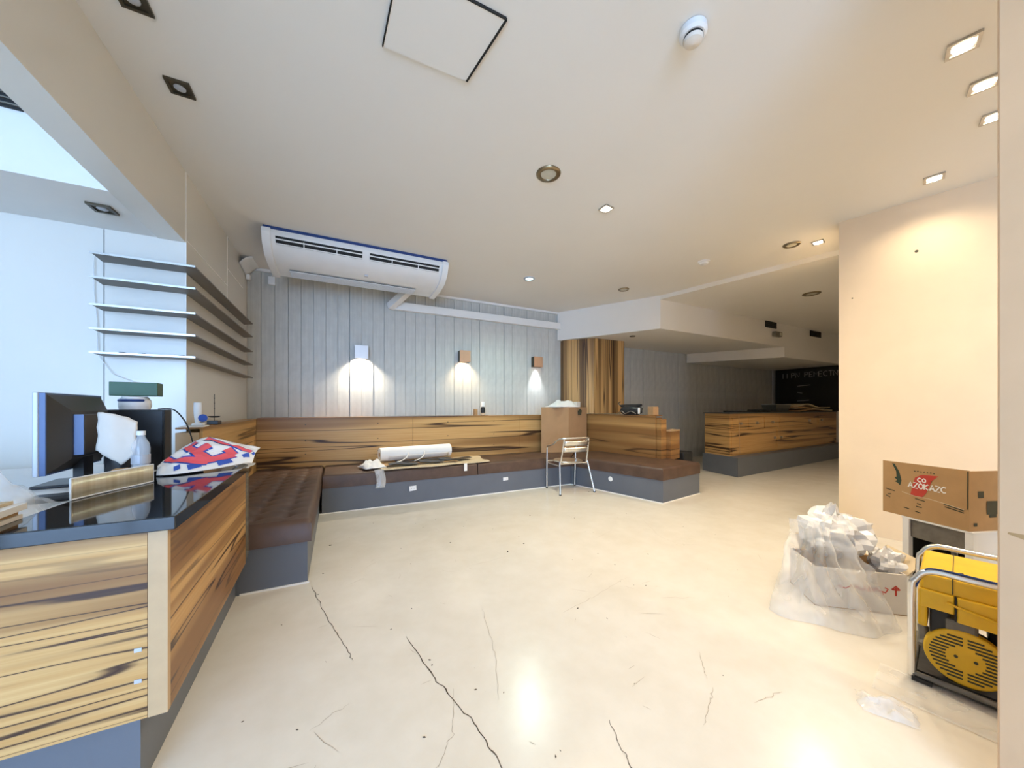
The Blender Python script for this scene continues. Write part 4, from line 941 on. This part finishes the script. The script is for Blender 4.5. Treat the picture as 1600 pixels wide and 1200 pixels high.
# local x runs from far post towards the near one (negative direction), y is depth
for x_ in (-.30,.0,):
    for y_ in (.0,.40): MB().box(x_-.018,x_+.018, y_-.018,y_+.018, 0,.495).build('post', M['white'], sd, local=True, bevel=.003)
for x0 in (-.28,): MB().box(x0,-.02, -.004,.012, .375,.495).build('apron_panel', M['grime'], sd, local=True)
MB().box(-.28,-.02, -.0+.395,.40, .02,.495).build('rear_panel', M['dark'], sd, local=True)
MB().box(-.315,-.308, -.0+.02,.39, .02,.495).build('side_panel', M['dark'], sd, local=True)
MB().box(.008,.015, -.0+.02,.39, .02,.495).build('side_panel', M['white'], sd, local=True)
MB().box(-.32,.02, -.02,.42, .495,.505).build('top', M['white'], sd, local=True)
MB().box(-.31,.01, -.01,.41, .05,.06).build('lower_shelf', M['boardw'], sd, local=True)
pc = thing('printed_carton', 'opened tan carton with red emblem and feather print on the white stand', 'carton', (3.385,.625,.506), math.atan2(.949,.316)-PI)
# local -x runs to the far corner, +x corner is the near edge; front face at y=+0
L_, D_, H_ = .43, .36, .365
MB().prism([(-L_,0),(0,0),(0,.007),(-L_,.007)], 0, H_).build('front_panel', M['board'], pc, local=True)
MB().prism([(0,.0),(.015,D_),(.008,D_),(-.007,.007)], 0, H_-.004).build('side_panel', M['board'], pc, local=True)
def pr2(lst, w, mat, name, y=-.0016):
    for st in lst: MB().ribbon([(p,y,q) for p,q in st], w, nrm=(0,-1,0)).build(name, mat, pc, local=True)
def poly2(pts, mat, name, y=-.0014):
    n = len(pts); MB().add([(p,y,q) for p,q in pts], [tuple(range(n))]).build(name, mat, pc, local=True)
poly2([(-.275,.150),(-.215,.150),(-.195,.180),(-.165,.270),(-.135,.305),(-.215,.300),(-.250,.275),(-.262,.225)], M['red'], 'red_emblem')
pr2(word('AZOKAZC', .034, .90) and [[(p-.285,q+.205) for p,q in st] for L1 in word('AZOKAZC', .036, .76) for st in L1], .0075, M['paper'], 'white_letter', -.0024)
pr2([[(p-.235,q+.250) for p,q in st] for L1 in word('CO', .026, .9) for st in L1], .007, M['paper'], 'white_letter', -.0024)
poly2([(-.375,.352),(-.360,.350),(-.335,.300),(-.322,.24),(-.330,.205),(-.345,.222),(-.362,.228),(-.346,.238),(-.362,.256),(-.350,.262),(-.352,.30),(-.368,.335)], M['inkg'], 'feather_print')
pr2([[(-.255+i*.016,.318),(-.247+i*.016,.318+.004*(i%2))] for i in range(7)], .006, M['ink'], 'small_print')
pr2([[(-.41,.168),(-.36,.160)],[(-.41,.120),(-.385,.110)],[(-.40,.130),(-.38,.135)],[(-.25,.135),(-.20,.128)],[(-.24,.105),(-.22,.10)],[(-.245,.085),(-.215,.082)],[(-.11,.135),(-.02,.118)],[(-.105,.120),(-.02,.105)],[(-.31,.06),(-.28,.056)],[(-.25,.05),(-.22,.045)]], .006, M['ink'], 'small_print')
pr2([[(-.32,.165),(-.25,.150),(-.18,.150),(-.11,.140),(-.02,.125)]], .004, M['boardl'], 'torn_crease', -.0018)
pr2([[(-.004,.36),(-.006,.13)]], .005, M['ink'], 'torn_crease', -.0018)
for (a_,b2,c2,d2) in ((-.06,-.10,.20,.24),(-.12,-.20,.10,.18),(-.14,-.19,.08,.1),(-.03,-.055,.03,.05)):
    MB().add([(-a_*.0417+.002,-a_,c2),(-b2*.0417+.002,-b2,c2),(-b2*.0417+.002,-b2,d2),(-a_*.0417+.002,-a_,d2)],[(0,1,2,3)]).build('small_print', M['ink'], pc, local=True)
# little marks on the walls
MB().tube([wr_pt(.52,2.68,.003),wr_pt(.52,2.68,-.001)], .012, 10).build('wall_hole', M['ink'], wm)
MB().tube([wr_pt(.10,2.35,.003),wr_pt(.10,2.35,-.001)], .006, 8).build('wall_hole', M['ink'], wm)
MB().ribbon([(1.8645,.27,.86),(1.8645,.2,.85),(1.8645,.1,.845),(1.8645,0,.85)], [.006,.03,.02,.008], nrm=(-1,0,0)).build('scuff_mark', M['board'], pil)
